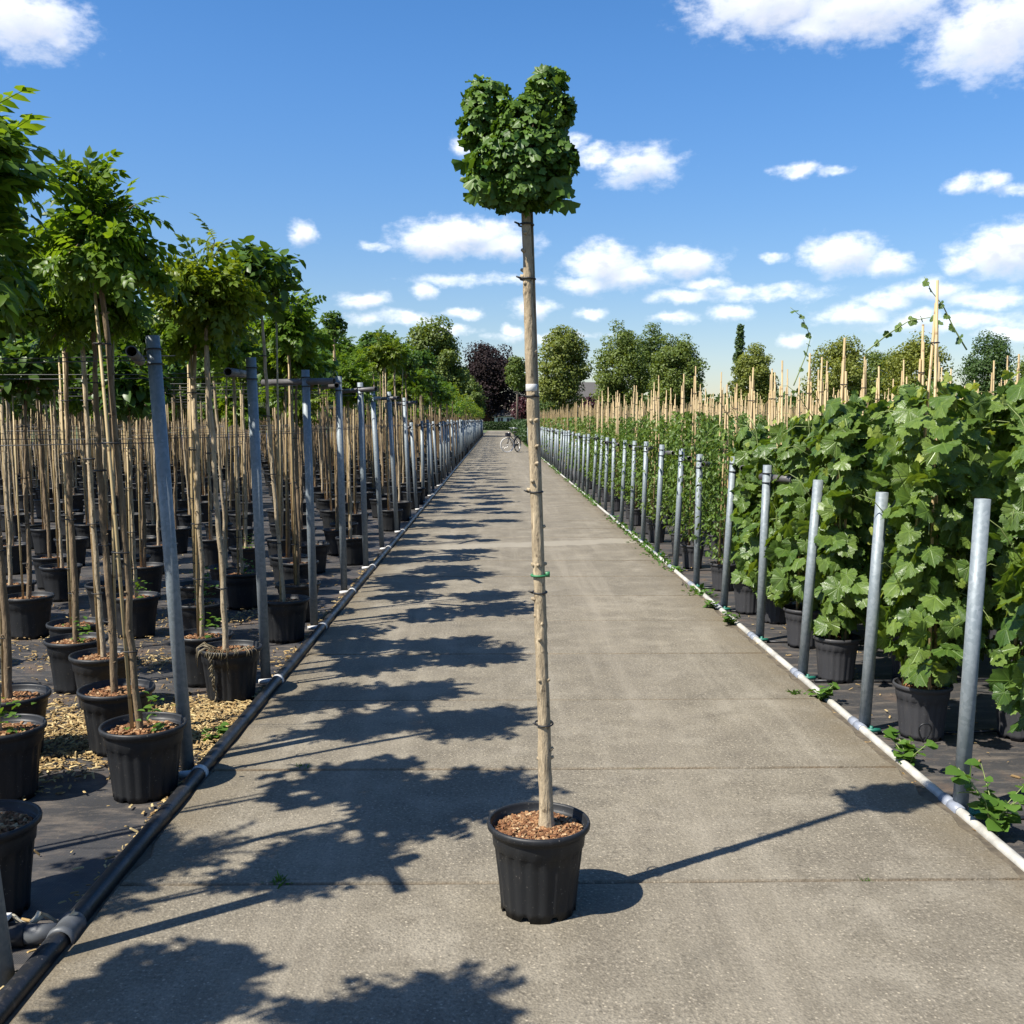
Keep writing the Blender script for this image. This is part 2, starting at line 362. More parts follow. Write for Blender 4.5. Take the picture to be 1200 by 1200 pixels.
M['bark'] = mat_bark('pale_bark', (.25, .195, .125), (.43, .345, .225)); M['bark2'] = mat_bark('tan_bark', (.12, .085, .052), (.22, .16, .095))
M['treebark'] = mat_bark('tree_bark', (.13, .10, .075), (.26, .21, .16), 4)
M['pot'] = mat_plastic('black_pot', (.011, .012, .0135), .5, .15); M['pot2'] = mat_plastic('grey_pot', (.036, .036, .039), .55, .2)
M['blackpipe'] = mat_plastic('black_pipe', (.014, .015, .017), .36, .5); M['whitepipe'] = m_simple('white_pipe', (.40, .385, .34), .5, .3, 9)
M['greypipe'] = m_simple('grey_coupling', (.22, .24, .28), .45, .15, 20); M['darkpipe'] = m_simple('dark_crossbar', (.085, .08, .08), .5, .25, 15); M['green'] = m_simple('green_plastic', (.012, .12, .085), .5, .1)
M['white'] = m_simple('white_plastic', (.55, .54, .51), .5, .08); M['rubber'] = m_simple('black_rubber', (.012, .012, .013), .6, .1)
M['greentie'] = m_simple('green_tie', (.03, .16, .06), .5, .1); M['wire'] = m_simple('steel_wire', (.10, .10, .10), .5, .1, metal=.5)
M['bark_chip'] = mat_chip('bark_chips', [(.045, .022, .012), (.20, .09, .04), (.11, .05, .022), (.32, .18, .085), (.15, .07, .032), (.42, .29, .16)])
M['straw'] = mat_chip('straw_chips', [(.20, .13, .055), (.40, .28, .12), (.46, .36, .18), (.16, .10, .045), (.32, .22, .09)])
M['soil'] = m_simple('soil', (.075, .045, .026), .95, .5, 60, bump=.6, bd=.01)
M['dirt'] = m_simple('dirt', (.085, .068, .045), .95, .45, 25, kind='Position', bump=.6, bd=.01)
M['grassground'] = m_simple('grass_ground', (.075, .10, .03), .95, .4, 1.2, kind='Position')
M['roots'] = mat_chip('dry_roots', [(.09, .075, .045), (.18, .15, .09), (.07, .055, .035), (.26, .22, .15)])
M['ginkgo'] = m_leaf('ginkgo_leaf', (.030, .085, .016), (.120, .205, .032), .28, .45, (1.4, 1.35, .5))
M['pinnate'] = m_leaf('feathery_leaf', (.05, .12, .012), (.165, .26, .03), .5, .4)
M['pinnate2'] = m_leaf('yellowgreen_leaf', (.085, .14, .012), (.20, .26, .03), .48, .4)
M['broad'] = m_leaf('broad_leaf', (.035, .085, .014), (.10, .175, .03), .38, .38)
M['vine'] = m_leaf('vine_leaf', (.05, .115, .02), (.20, .29, .06), .38, .36, clump=7, vein=7, spec=.5)
M['vineyoung'] = m_leaf('young_vine_leaf', (.20, .28, .05), (.34, .38, .09), .4, .45)
M['small'] = m_leaf('small_leaf', (.055, .115, .02), (.15, .225, .048), .38, .42, clump=3)
M['lime'] = m_leaf('lime_tree_leaf', (.075, .125, .03), (.165, .22, .055), .4, .5, clump=.35)
M['lime2'] = m_leaf('pale_lime_leaf', (.115, .155, .03), (.23, .26, .06), .4, .5, clump=.35)
M['darktree'] = m_leaf('dark_tree_leaf', (.04, .08, .022), (.095, .15, .036), .32, .5, clump=.35)
M['beech'] = m_leaf('copper_leaf', (.014, .011, .012), (.036, .023, .024), .12, .75, (1.4, .8, .8), .15, .35)
M['purple'] = m_leaf('purple_leaf', (.03, .012, .016), (.075, .022, .03), .2, .5, (1.4, .8, .8), clump=.5)
M['red'] = m_leaf('red_leaf', (.06, .02, .018), (.14, .045, .03), .25, .5, (1.4, .8, .6), clump=.5)
M['hedge'] = m_leaf('hedge_leaf', (.022, .05, .014), (.055, .095, .022), .2, .5, clump=1)
M['weed'] = m_leaf('weed_leaf', (.05, .12, .02), (.12, .22, .04), .35, .45)
M['stem'] = m_simple('green_stem', (.16, .20, .06), .6, .2); M['twig'] = m_simple('twig_bark', (.16, .115, .065), .8, .25)

# ------------------------------------------------------------------ leaf templates (base at origin, tip along +Y, size 1)
def t_ginkgo():
    V = [(0, 0, 0)]; n = 11
    for i in range(n):
        a = R(-68 + 136 * i / (n - 1)); r = 1 + .09 * math.sin(i * 2.4) - (.26 if i == 5 else 0) - (.06 if i in (2, 8) else 0)
        V.append((r * math.sin(a), r * math.cos(a),   .15 * math.cos(i * 2.3) + .16 * (1 - abs(i - 5) / 5) - .12))
    V.append((0.012, -.35, -.03)); V.append((-.012, -.35, -.03))
    return np.array(V), tri([(0, i + 2, i + 1) for i in range(n - 1)] and [(0, i, i + 1) for i in range(1, n)])
def t_oval(w=.42, fold=.12, curl=.15):
    V = np.array([(0, 0, 0), (-w * .62, .3, fold), (-w * .5, .68, fold * .7 - curl * .4), (0, 1, -curl), (w * .5, .68, fold * .7 - curl * .4), (w * .62, .3, fold), (0, .5, -.02)])
    return V, tri([(0, 6, 1), (1, 6, 2), (2, 6, 3), (3, 6, 4), (4, 6, 5), (5, 6, 0)])
def t_rhomb(w=.36):
    return np.array([(0, 0, 0), (-w, .45, .08), (0, 1, -.08), (w, .45, .08)]), tri([(0, 2, 1), (0, 3, 2)])
def t_pinnate(pairs=5):
    lv, lt = t_oval(.5, .1, .2); rr = random.Random(3); parts = []
    ys = np.linspace(.18, .88, pairs); items = [(y, s) for y in ys for s in (-1, 1)] + [(.9, 0)]
    for y, s in items:
        ang = -s * R(62 - 14 * y) + rr.uniform(-.3, .3); L_ = rr.uniform(.9, 1.15) * .245 * (1 - .25 * abs(y - .55)); c, sn = math.cos(ang), math.sin(ang)
        v = lv * L_; v = np.stack([v[:, 0] * c - v[:, 1] * sn, v[:, 0] * sn + v[:, 1] * c, v[:, 2] - .25 * L_ * (lv[:, 1] ** 2) * abs(s)], 1)
        v[:, 2] += lv[:, 1] * rr.uniform(-.12, .08); v[:, 1] += y; parts.append((v, lt))
    parts.append(tube([(0, 0, 0), (0, .5, 0), (0, .92, 0)], [.012, .009, .005], 3, False))
    V, T = cat(parts); V[:, 2] -= .28 * np.clip(V[:, 1], 0, 2) ** 2; return V, T
def t_vine():
    key = [(180, .10), (160, .50), (138, .66), (118, .80), (100, .90), (84, .84), (66, .72), (52, .78), (38, .92), (28, .94), (18, .86), (9, .95), (0, 1.05)]
    key = key + [(-a, r) for a, r in key[-2:0:-1]]
    ka = [k[0] for k in key]; kr = [k[1] for k in key]; n = 46; V = [(0, 0, .03)]
    for i in range(n):
        a = 180 - 360 * (i + .0) / n; r = float(np.interp(-a, [-x for x in ka] + [180], kr + [.10])) * (1.05 if i % 2 else .94)
        V.append((r * math.sin(R(a)) * .98, r * math.cos(R(a)), -.20 * r * r + .075 * math.cos(i * 2 * math.pi / n * 5 + .4) + .03 * math.sin(i * 1.7)))
    V = np.array(V); V[:, 1] += .12
    return V, tri([(0, 1 + i, 1 + (i + 1) % n) for i in range(n)])
TG, TO, TR, TP, TV = t_ginkgo(), t_oval(), t_rhomb(), t_pinnate(), t_vine()
def leaf_obj_mesh(name, t, mat): return mk(name, t[0], t[1], mat)
def mats4(Ms, P):
    out = []
    for m, p in zip(Ms, P):
        A = Matrix([list(m[0]) + [p[0]], list(m[1]) + [p[1]], list(m[2]) + [p[2]], [0, 0, 0, 1]]); out.append(A)
    return out
def add_leaf_objects(me, Ms, P, parent, name='leaf'):
    for A in mats4(Ms, P):
        o = bpy.data.objects.new(name, me); C.objects.link(o); o.parent = parent; o.matrix_basis = A

# ------------------------------------------------------------------ ground
gz = -.045
struct('ground', *box(-900, 900, -60, 2500, gz - .3, gz - .02), M['grassground'])
def sheet(name, x0, x1, y0, y1, z, mat, nx=1, ny=1, amp=0.):
    xs = np.linspace(x0, x1, nx + 1); ys = np.linspace(y0, y1, ny + 1); Xg, Yg = np.meshgrid(xs, ys)
    Z = np.full_like(Xg, z) + (rng.random(Xg.shape) * amp)
    V = np.stack([Xg, Yg, Z], -1).reshape(-1, 3); Fc = []
    for j in range(ny):
        for i in range(nx):
            a = j * (nx + 1) + i; Fc.append((a, a + 1, a + nx + 2, a + nx + 1))
    return struct(name, V, tri(Fc), mat, True)
sheet('ground_cloth_left', -34, -1.30, -4, 128, gz, M['cloth'], 60, 240, .012)
sheet('ground_cloth_right', 1.80, 30, -4, 128, gz, M['cloth'], 60, 240, .012)
struct('path_bed', *box(-1.34, 1.86, -4.2, 150, gz - .015, -.014), M['dirt'])
# concrete path: slabs with open joints
path = O('concrete_path', None); path['kind'] = 'structure'
def slab_mesh(L_, seed):
    r = random.Random(seed); g = .006; pts = []
    nx, ny = 26, 10; X0, X1 = -1.27, 1.80
    def jit(a): return r.uniform(-a, a)
    for i in range(nx): pts.append((X0 + (X1 - X0) * i / nx, g + abs(jit(.003)) + (abs(jit(.02)) if i == 0 else 0)))
    for j in range(ny): pts.append((X1 - abs(jit(.025)) - (abs(jit(.07)) if r.random() < .15 else 0), L_ * j / ny + (g if j == 0 else 0)))
    for i in range(nx): pts.append((X1 - (X1 - X0) * i / nx, L_ - g - abs(jit(.003))))
    for j in range(ny): pts.append((X0 + abs(jit(.012)) + (abs(jit(.04)) if r.random() < .1 else 0), L_ - L_ * j / ny - (g if j == 0 else 0)))
    pts = np.array(pts); c = np.array([.26, L_ / 2]); n = len(pts)
    ins = pts + nrm(c - pts) * .007
    V = np.concatenate([np.c_[ins, np.zeros(n)], np.c_[pts, np.full(n, -.007)], np.c_[pts, np.full(n, -.10)]])
    Fc = [tuple(range(n))]
    for k in range(2):
        for i in range(n): q = (i + 1) % n; Fc.append((k * n + i, (k + 1) * n + i, (k + 1) * n + q, k * n + q))
    me = bpy.data.meshes.new('slab'); me.from_pydata(V.tolist(), [], Fc); me.materials.append(M['concrete']); me.update(); return me
slabs = [slab_mesh(1.13, s) for s in range(6)]; y = 3.33 - 1.13 * 6; k = 0
while y < 40: O('slab', slabs[(k * 5 + k // 4) % 6], path, (0, y, random.uniform(-.002, .002))); y += 1.13; k += 1
O('slab', slab_mesh(147 - y, 9), path, (0, y, 0))

# ------------------------------------------------------------------ pots
def pot_mesh(name, seg, mat, ribs=20):
    prof = [(.0, .012), (.112, .010), (.122, .0), (.1235, .03), (.130, .10), (.1385, .17), (.1425, .205), (.1475, .212), (.1505, .245), (.152, .262), (.162, .262), (.1655, .266), (.1665, .276), (.164, .283), (.157, .284), (.1545, .278), (.149, .235), (.0, .235)]
    def fr(r, z, t, i):
        q = r
        if 3 <= i <= 6: q -= .0042 * (1 if math.sin(t * ribs) > .25 else 0)
        zz = z
        if i == 2 and math.sin(t * 8) > .62: zz = .016; q -= .002
        if i == 1 and math.sin(t * 8) > .62: zz = .018
        return q, zz
    V, T = lathe(prof, seg, fr); V[:, 2] *= .29 / .284; return mk(name, V, T, mat)
POT = pot_mesh('pot', 96, M['pot']); POTM = pot_mesh('pot', 48, M['pot']); POTG = pot_mesh('pot', 72, M['pot2'])
def chips(n, rad, z, size, seed, dome=.012):
    r = np.random.default_rng(seed); a = r.random(n) * 2 * np.pi; q = rad * np.sqrt(r.random(n))
    P = np.stack([q * np.cos(a), q * np.sin(a), z + dome * (1 - (q / rad) ** 2) + r.random(n) * .007], 1)
    bv, bt = box(-.5, .5, -.5, .5, -.5, .5); bv = bv * np.array([1, .55, .22]); bv[4:, :2] *= .7
    d = nrm(np.c_[r.normal(size=(n, 2)), r.normal(size=n) * .35]); up = nrm(np.c_[r.normal(size=(n, 2)) * .45, np.ones(n)])
    Ms = frames(d, up) * (size * r.uniform(.5, 1.3, n))[:, None, None]
    return scat(bv, bt, Ms, P)
def mulch_mesh(n, seed, size=.017):
    th = np.linspace(0, 2 * np.pi, 28, endpoint=False); V = [(0, 0, .258)] + [(.146 * math.cos(t), .146 * math.sin(t), .246) for t in th]
    base = (np.array(V), tri([(0, 1 + i, 1 + (i + 1) % 28) for i in range(28)]))
    cv, ct = chips(n, .137, .252, size, seed); return mk('bark_mulch', *cat([base, (cv, ct)]), M['bark_chip'], False)
MULCH = mulch_mesh(1500, 3, .016); MULCHL = [mulch_mesh(420, s, .022) for s in (4, 5)]
PLAINSOIL = mk('bark_mulch', *cat([lathe([(.0, .256), (.08, .253), (.146, .246)], 20), chips(90, .13, .25, .03, 9)]), M['bark_chip'], False)

# ------------------------------------------------------------------ the ginkgo in the middle of the path
def ginkgo():
    base = G(631, 1062, 0); D0 = base.y
    t = thing('potted_ginkgo_tree', 'slender ginkgo standard with fan leaves in a black pot alone on the concrete path', 'tree', base)
    O('pot', POT, t, rot=(0, 0, .2), sc=.985); O('bark_mulch', MULCH, t, kind='stuff')
    L_ = lambda x, y, dD=0: np.array(PX(x, y, D0 + dD)) - np.array(base)
    pix = [(641, 962), (638.5, 880), (634.5, 780), (631, 690), (627, 580), (624, 480), (620.5, 380), (617, 300), (614, 236), (612, 205)]
    pts = np.array([L_(x, y) for x, y in pix]); pts[0][2] = .20
    # denser, slightly wobbly stem
    s = np.linspace(0, 1, len(pts)); ss = np.linspace(0, 1, 90); P = np.stack([np.interp(ss, s, pts[:, i]) for i in range(3)], 1)
    ker = np.ones(9) / 9; Pp = np.pad(P, ((4, 4), (0, 0)), 'edge'); P2 = np.stack([np.convolve(Pp[:, i], ker, 'valid') for i in range(3)], 1); P2[0] = P[0]
    wob = np.cumsum(rng.normal(size=(90, 2)) * .0006, 0); P2[:, :2] += wob - np.linspace(0, 1, 90)[:, None] * wob[-1]
    rad = np.interp(ss, [0, .03, .1, 1], [.030, .0235, .0205, .0125]); rad *= 1 + .05 * np.sin(ss * 70) * rng.random(90) + .09 * (rng.random(90) > .9)
    parts = [tube(P2, rad, 14)]
    for q in rng.uniform(.08, .95, 46):        # pruned buds
        i = int(q * 89); a = rng.uniform(0, 6.28); d = np.array([math.cos(a), math.sin(a), .35])
        parts.append(tube([P2[i] + d * rad[i] * .6, P2[i] + d * (rad[i] + rng.uniform(.003, .010))], [.008, .0045], 7))
    top = P2[-1]
    O('trunk', mk('trunk', *cat(parts), M['bark']), t)
    # cane behind the upper stem
    c0 = P2[30] + np.array([.012, .028, 0]); c1 = P2[-1] + np.array([.024, .022, -.02])
    O('bamboo_cane', mk('cane', *tube([P2[2] + np.array([0.004, .036, 0]), c0, c1], [.007, .007, .006], 8), M['oldcane']), t)
    for yy in (263, 325, 467, 578, 690, 850):
        i = int(np.argmin([abs(p[2] - L_(620, yy)[2]) for p in P2])); V, T = torus(.024 if i > 20 else .03, .0028, 20, 6); V = V * np.array([.95, 1.25, 1]) + P2[i] + np.array([0, .012, 0])
        tail = tube([P2[i] + np.array([-.022, -.005, 0]), P2[i] + np.array([-.036, -.006, .006])], [.0035, .0025], 6)
        O('tie', mk('tie', *cat([(V, T), tail]), M['rubber']), t)
    i = int(np.argmin([abs(p[2] - L_(620, 673)[2]) for p in P2])); V, T = torus(.0225, .004, 20, 6)
    O('green_tie', mk('tie', *cat([(V + P2[i], T), (box(-.006, .008, -.006, .006, -.008, .008)[0] + P2[i] + np.array([.026, -.004, .004]), box(0, 1, 0, 1, 0, 1)[1])]), M['greentie']), t)
    i = int(np.argmin([abs(p[2] - L_(620, 459)[2]) for p in P2])); V, T = lathe([(.0165, -.011), (.0178, -.010), (.0178, .010), (.0165, .011)], 20)
    O('label_band', mk('label_band', V + P2[i] + np.array([.0, .0, 0]), T, M['white']), t)
    # crown of fan leaves
    blobs = [(570,120,27),(560,145,21),(578,150,26),(612,150,36),(634,136,34),(655,128,19),(640,104,23),(648,95,15),(610,185,44),(582,195,32),(640,180,32),(655,192,19),(578,218,22),(640,214,26),(612,216,30),(568,205,18),(664,190,12),(592,232,14)]
    k = 3.06 / F; cs = []; rs = []
    for (x, y, r) in blobs: cs.append(L_(x, y, rng.uniform(-.04, .04))); rs.append(r * k)
    cs = np.array(cs); rs = np.array(rs); P = []; Nn = []
    prob = rs ** 2 / (rs ** 2).sum()
    for _ in range(2900):
        b = rng.choice(len(rs), p=prob); n = nrm(rng.normal(size=3)); p = cs[b] + n * rs[b] * rng.uniform(.70, 1.08)
        dd = np.linalg.norm(cs - p, axis=1) / rs; dd[b] = 9
        if dd.min() < .68 and rng.random() < .85: continue
        P.append(p); Nn.append(n)
    P = np.array(P); Nn = np.array(Nn); n = len(P); cen = cs.mean(0)
    d = nrm(np.cross(Nn, rng.normal(size=(n, 3)))) * .8 + Nn * .45 + np.array([0, 0, -.25]); low = (P[:, 2] < cen[2] - .02)
    d[low] += np.array([0, 0, -.75]); up = Nn + np.array([0, 0, .55]) + rng.normal(size=(n, 3)) * .3
    dp = []
    for (x0, x1, y0, y1, m_) in ((548, 602, 214, 236, 26), (628, 668, 200, 244, 34), (540, 560, 135, 215, 12), (655, 676, 180, 205, 8)):
        for _ in range(m_): dp.append(L_(rng.uniform(x0, x1), rng.uniform(y0, y1), rng.uniform(-.1, .1)))
    dp = np.array(dp); q = len(dp); P = np.r_[P, dp]; Nq = nrm(dp - cen); Nn = np.r_[Nn, Nq]; low = np.r_[low, np.ones(q, bool)]
    d = np.r_[d, Nq * .6 + np.array([0, 0, -1.0]) + rng.normal(size=(q, 3)) * .35]; up = np.r_[up, Nq + rng.normal(size=(q, 3)) * .6]; n += q
    sz = rng.uniform(.018, .031, n); sz[low] *= 1.2; sz[-q:] *= 1.25
    Ms = frames(d, up) * sz[:, None, None]; P = P - nrm(d) * (sz * .5)[:, None]
    front = np.argsort(P[:, 1] - sz * 2)[:260]; rest = np.setdiff1d(np.arange(n), front)
    V, T = scat(*TG, Ms[rest], P[rest]); tw = []
    for b in range(len(cs)): tw.append(tube([top - np.array([0, 0, .05]), (top + cs[b]) / 2 + rng.normal(size=3) * .01, cs[b]], [.006, .004, .002], 5))
    O('branches', mk('branches', *cat(tw), M['twig']), t)
    O('crown', mk('crown', V, T, M['ginkgo']), t, kind='stuff')
    lm = mk('leaf', *TG, M['ginkgo']); add_leaf_objects(lm, Ms[front], P[front], t)
ginkgo()

# ------------------------------------------------------------------ galvanised posts
TUBE_CACHE = {}
def pipe_mesh(L_, r=.03, th=.0035, seg=20, mat='galv'):
    key = (round(L_, 2), r, mat)
    if key not in TUBE_CACHE:
        TUBE_CACHE[key] = mk('tube', *lathe([(r - th, -.0), (r, 0), (r, L_), (r - th, L_), (r - th, L_ - .25), (0, L_ - .25)], seg), M[mat])
    return TUBE_CACHE[key]
def stub_mesh(L_, r=.024):
    V, T = lathe([(r - .004, -L_ / 2), (r, -L_ / 2), (r, L_ / 2), (r - .004, L_ / 2), (r - .004, L_ / 2 - .15), (0, L_ / 2 - .15), (0, -L_ / 2 + .15), (r - .004, -L_ / 2 + .15), (r - .004, -L_ / 2)], 16)
    V = V[:, [0, 2, 1]]; return mk('crossbar', V, T[:, ::-1], M['darkpipe'])
STUB = stub_mesh(.62); STUBS = stub_mesh(.46)
CLAMP = mk('clamp', *torus(.034, .0035, 20, 6), M['rubber'])
def post(x, y, h, top_dx, top_dy, label, group, stub=None, side=-1, yaw=0., sx=-.045, dz=-.06):
    rot = (-math.atan2(top_dy, h), math.atan2(top_dx, h), 0)
    t = thing('galvanised_post', label, 'post', (x, y, gz - .03), rot, 1, group)
    O('tube', pipe_mesh(h + .03 - gz), t, rot=(0, 0, random.uniform(0, 6)))
    if stub is not None:
        zc = h - gz + dz
        O('crossbar', stub, t, (sx, .12 * random.uniform(-1, 1), zc), (random.uniform(-.03, .03), 0, yaw))
        O('clamp', CLAMP, t, (0, 0, zc + .032)); O('clamp', CLAMP, t, (0, 0, zc - .034))
ORDN = ['first', 'second', 'third', 'fourth', 'fifth', 'sixth', 'seventh', 'eighth', 'ninth', 'tenth', 'eleventh', 'twelfth', 'thirteenth', 'fourteenth', 'fifteenth', 'sixteenth']
LEFT_ROWS = [2.80, 4.55, 6.17, 7.76, 9.35, 10.9, 12.5, 14.4, 16.4]
while LEFT_ROWS[-1] < 104: LEFT_ROWS.append(LEFT_ROWS[-1] + 1.62)
for i, yy in enumerate(LEFT_ROWS):
    tall = i < 9
    lab = {0: 'galvanised post standing beside the grey pipe valve with cardboard scrap', 1: 'leaning galvanised post right behind the potted tree with bright feathery crown',
           2: 'galvanised post beside the pot with dry roots hanging over its rim'}.get(i, '%s tall galvanised post past the leaning one, with pipe crossbar' % ORDN[min(i - 2, 15)] if tall else ('%s low galvanised post after the tall ones edging the tree rows' % ORDN[i - 9] if i < 23 else 'low galvanised post far down the line edging the distant tree rows'))
    post((-1.395 if i == 0 else -1.40) + random.uniform(-.01, .01), yy, (1.92 + random.uniform(-.03, .03)) if tall else 1.53 + random.uniform(-.04, .04), (-.11 if i == 1 else -.17 if i == 0 else random.uniform(-.10, -.02)), random.uniform(-.05, .05),
         lab, None if i < 23 else 'far posts edging the tree rows', STUB if tall else STUBS, yaw=(.32, .28, .1, 1.2, .35, .9, -.4, .7, 1.0)[i] if tall else random.uniform(-.6, .9), sx=-.062)
RIGHT_ROWS = [4.01, 5.11, 6.17, 7.26, 8.45]
while RIGHT_ROWS[-1] < 62: RIGHT_ROWS.append(RIGHT_ROWS[-1] + 1.16)
for i, yy in enumerate(RIGHT_ROWS):
    lab = {0: 'short galvanised post whose foot stands by the white pipe and a leafy weed', 1: 'short galvanised post in front of the grey pot with a loop of drip hose', 2: 'short open-topped galvanised post beside the first grey pot with visible canes'}.get(i, ('%s short crossbar post counted along the vine side of the path' % ORDN[i - 3] if i < 17 else 'short galvanised post far along the vine side of the path'))
    hh = (1.24, 1.19, 1.19, 1.23, 1.25)[i] if i < 5 else 1.25 + random.uniform(-.03, .03)
    post(1.885 + random.uniform(-.01, .01), yy, hh, (.04, .05, .07, .03, .06)[i] if i < 5 else random.uniform(.0, .06), random.uniform(-.03, .03), lab, None if i < 17 else 'far posts along the vines',
         STUBS if i >= 3 else None, yaw=random.uniform(-.5, .3), sx=.062)

# ------------------------------------------------------------------ pipes along the path edges
def hpipe(x, y0, y1, z, r, seg=14, n=60, amp=.006):
    ys = np.linspace(y0, y1, n); xs = x + np.cumsum(rng.normal(size=n) * amp * .3) * .3; xs = x + (xs - xs.mean()) * .7
    xs = np.clip(xs, x - .012, x + .006)
    return np.stack([xs, ys, np.full(n, z)], 1)
pp = hpipe(-1.312, -3, 100, -.006, .034); bpipe = thing('irrigation_pipe', 'thick black plastic pipe lying along the path edge beside the trees', 'pipe')
O('pipe_run', mk('pipe_run', *tube(pp, .034, 16), M['blackpipe']), bpipe)
for yy in LEFT_ROWS[1:14]:
    V, T = lathe([(.034, -.018), (.0375, -.018), (.0375, .018), (.034, .018)], 16); V = V[:, [0, 2, 1]]
    br = tube([(-.03, 0, 0), (-.11, .0, -.005)], [.017, .015], 8)
    O('coupling', mk('coupling', *cat([(V, T[:, ::-1]), br]), M['white']), bpipe, (float(np.interp(yy, pp[:, 1], pp[:, 0])), yy - .12, -.006))
pw = hpipe(1.848, -3, 60, -.012, .021); wpipe = thing('water_pipe', 'thin white plastic pipe lying along the path edge beside the vines', 'pipe')
O('pipe_run', mk('pipe_run', *tube(pw, .021, 14), M['whitepipe']), wpipe)
for yy in RIGHT_ROWS[:12]:
    x0 = float(np.interp(yy, pw[:, 1], pw[:, 0])); V, T = lathe([(.021, -.085), (.026, -.085), (.026, -.005), (.0225, -.003), (.0225, .003), (.026, .005), (.026, .07), (.021, .07)], 14); V = V[:, [0, 2, 1]]
    O('coupling', mk('coupling', V, T[:, ::-1], M['greypipe']), wpipe, (x0, yy + .02, -.012))
    O('green_connector', mk('green_connector', *cat([tube([(.02, 0, 0), (.085, 0, .0)], [.0125, .011], 8), tube([(.04, 0, -.016), (.04, 0, .022)], .009, 8)]), M['green']), wpipe, (x0, yy - .07, -.012))
for i, yy in enumerate(RIGHT_ROWS[:9]):
    n = 40; xs = np.linspace(1.93, 6.5, n); P = np.stack([xs, yy - .07 + np.cumsum(rng.normal(size=n)) * .006, np.full(n, gz + .018) + .006 * np.sin(xs * 5)], 1)
    q = O('drip_hose', mk('drip_hose', *tube(P, .009, 6), M['blackpipe'])); q['label'] = 'thin black drip hose on the cloth leading from the %s short post' % ORDN[i]; q['category'] = 'hose'
# valve and fittings at the near end of the black pipe
vb = thing('pipe_valve', 'grey pipe fitting with black valve and torn cardboard scrap on black pipe', 'valve', (-1.312, 3.02, -.006), (0, 0, .06))
V, T = lathe([(.034, -.06), (.042, -.058), (.044, -.04), (.039, -.036), (.039, .036), (.044, .04), (.042, .058), (.034, .06)], 18); V = V[:, [0, 2, 1]]
O('tee_fitting', mk('tee_fitting', *cat([(V, T[:, ::-1]), tube([(-.03, 0, 0), (-.12, 0, .0)], .03, 12)]), m_simple('dark_fitting', (.07, .075, .08), .5, .2)), vb)
O('valve_body', mk('valve_body', *cat([tube([(-.12, 0, 0), (-.17, 0, 0)], .036, 8), tube([(-.17, 0, 0), (-.24, 0, 0)], .026, 10), tube([(-.19, 0, .02), (-.19, 0, .05)], .012, 8)]), M['rubber']), vb)
O('valve_handle', mk('valve_handle', *box(-.225, -.165, -.016, .016, .05, .062), M['white'], False), vb)
n = 12; sv = []
for i in range(n):
    for j in range(6): sv.append((-.21 + .25 * i / n + rng.normal() * .006, .03 + .03 * j / 5 * (1 + .4 * math.sin(i)) , .035 + .018 * math.sin(i * 1.3) + .010 * rng.random() - .006 * j))
sv = np.array(sv); sf = [(i * 6 + j, (i + 1) * 6 + j, (i + 1) * 6 + j + 1, i * 6 + j + 1) for i in range(n - 1) for j in range(5)]
sv2 = sv - np.array([0, 0, .004]); O('cardboard_scrap', mk('cardboard_scrap', *cat([(sv, tri(sf)), (sv2, tri(sf))]), m_simple('cardboard', (.55, .50, .38), .9, .2, 30), False), vb)

# ------------------------------------------------------------------ nursery trees on the left
def trunk_mesh(h, r0, r1, seed, mat):
    r = np.random.default_rng(seed); n = 26; z = np.linspace(.20, h, n); w = np.cumsum(r.normal(size=(n, 2)) * .0035, 0); w -= np.linspace(0, 1, n)[:, None] * w[-1] * .6; w[0] *= 0
    P = np.c_[w, z]; rad = np.interp(z, [.2, .3, h], [r0 * 1.25, r0, r1]) * (1 + .05 * r.normal(size=n))
    parts = [tube(P, rad, 9)]
    for q in range(10):
        i = r.integers(2, n - 2); a = r.uniform(0, 6.28); d = np.array([math.cos(a), math.sin(a), .3]); parts.append(tube([P[i], P[i] + d * (rad[i] + .008)], [.006, .004], 5))
    return mk('trunk', *cat(parts), mat), P[-1]
TRK = [trunk_mesh(2.12, .0145 + .0015 * s, .0105, 20 + s, M['bark2'] if s % 2 else M['bark']) for s in range(4)]
def crown_pinnate(seed, nl=230, Rr=.27, hh=.50, L_=.19, droop=.35):
    r = np.random.default_rng(seed); P = []; D = []; tw = []
    ns = 15
    for s in range(ns):
        a = 2 * math.pi * (s * .618) + r.normal() * .3; e = r.uniform(-.35, 1.35); ln = r.uniform(.55, 1.0)
        d0 = np.array([math.cos(a) * math.cos(e), math.sin(a) * math.cos(e), math.sin(e)])
        end = d0 * np.array([Rr, Rr, hh]) * ln; mid = end * .5 + np.array([0, 0, .06])
        for q in np.linspace(0, 1, nl // ns):
            b = (1 - q) ** 2 * np.zeros(3) + 2 * q * (1 - q) * mid + q * q * end; P.append(b); D.append(d0 + r.normal(size=3) * 1.0 + np.array([0, 0, -.1]))
        tw.append(tube([np.array([0, 0, -.03]), mid, end], [.008, .005, .002], 5))
    P = np.array(P); D = nrm(np.array(D)); D[:, 2] = D[:, 2] * .7 - .15 * (P[:, 2] < .12); n = len(P)
    up = np.array([0, 0, 1.]) + r.normal(size=(n, 3)) * .6; Ms = frames(D, up) * (L_ * r.uniform(.65, 1.15, n))[:, None, None]
    return Ms, P, cat(tw)
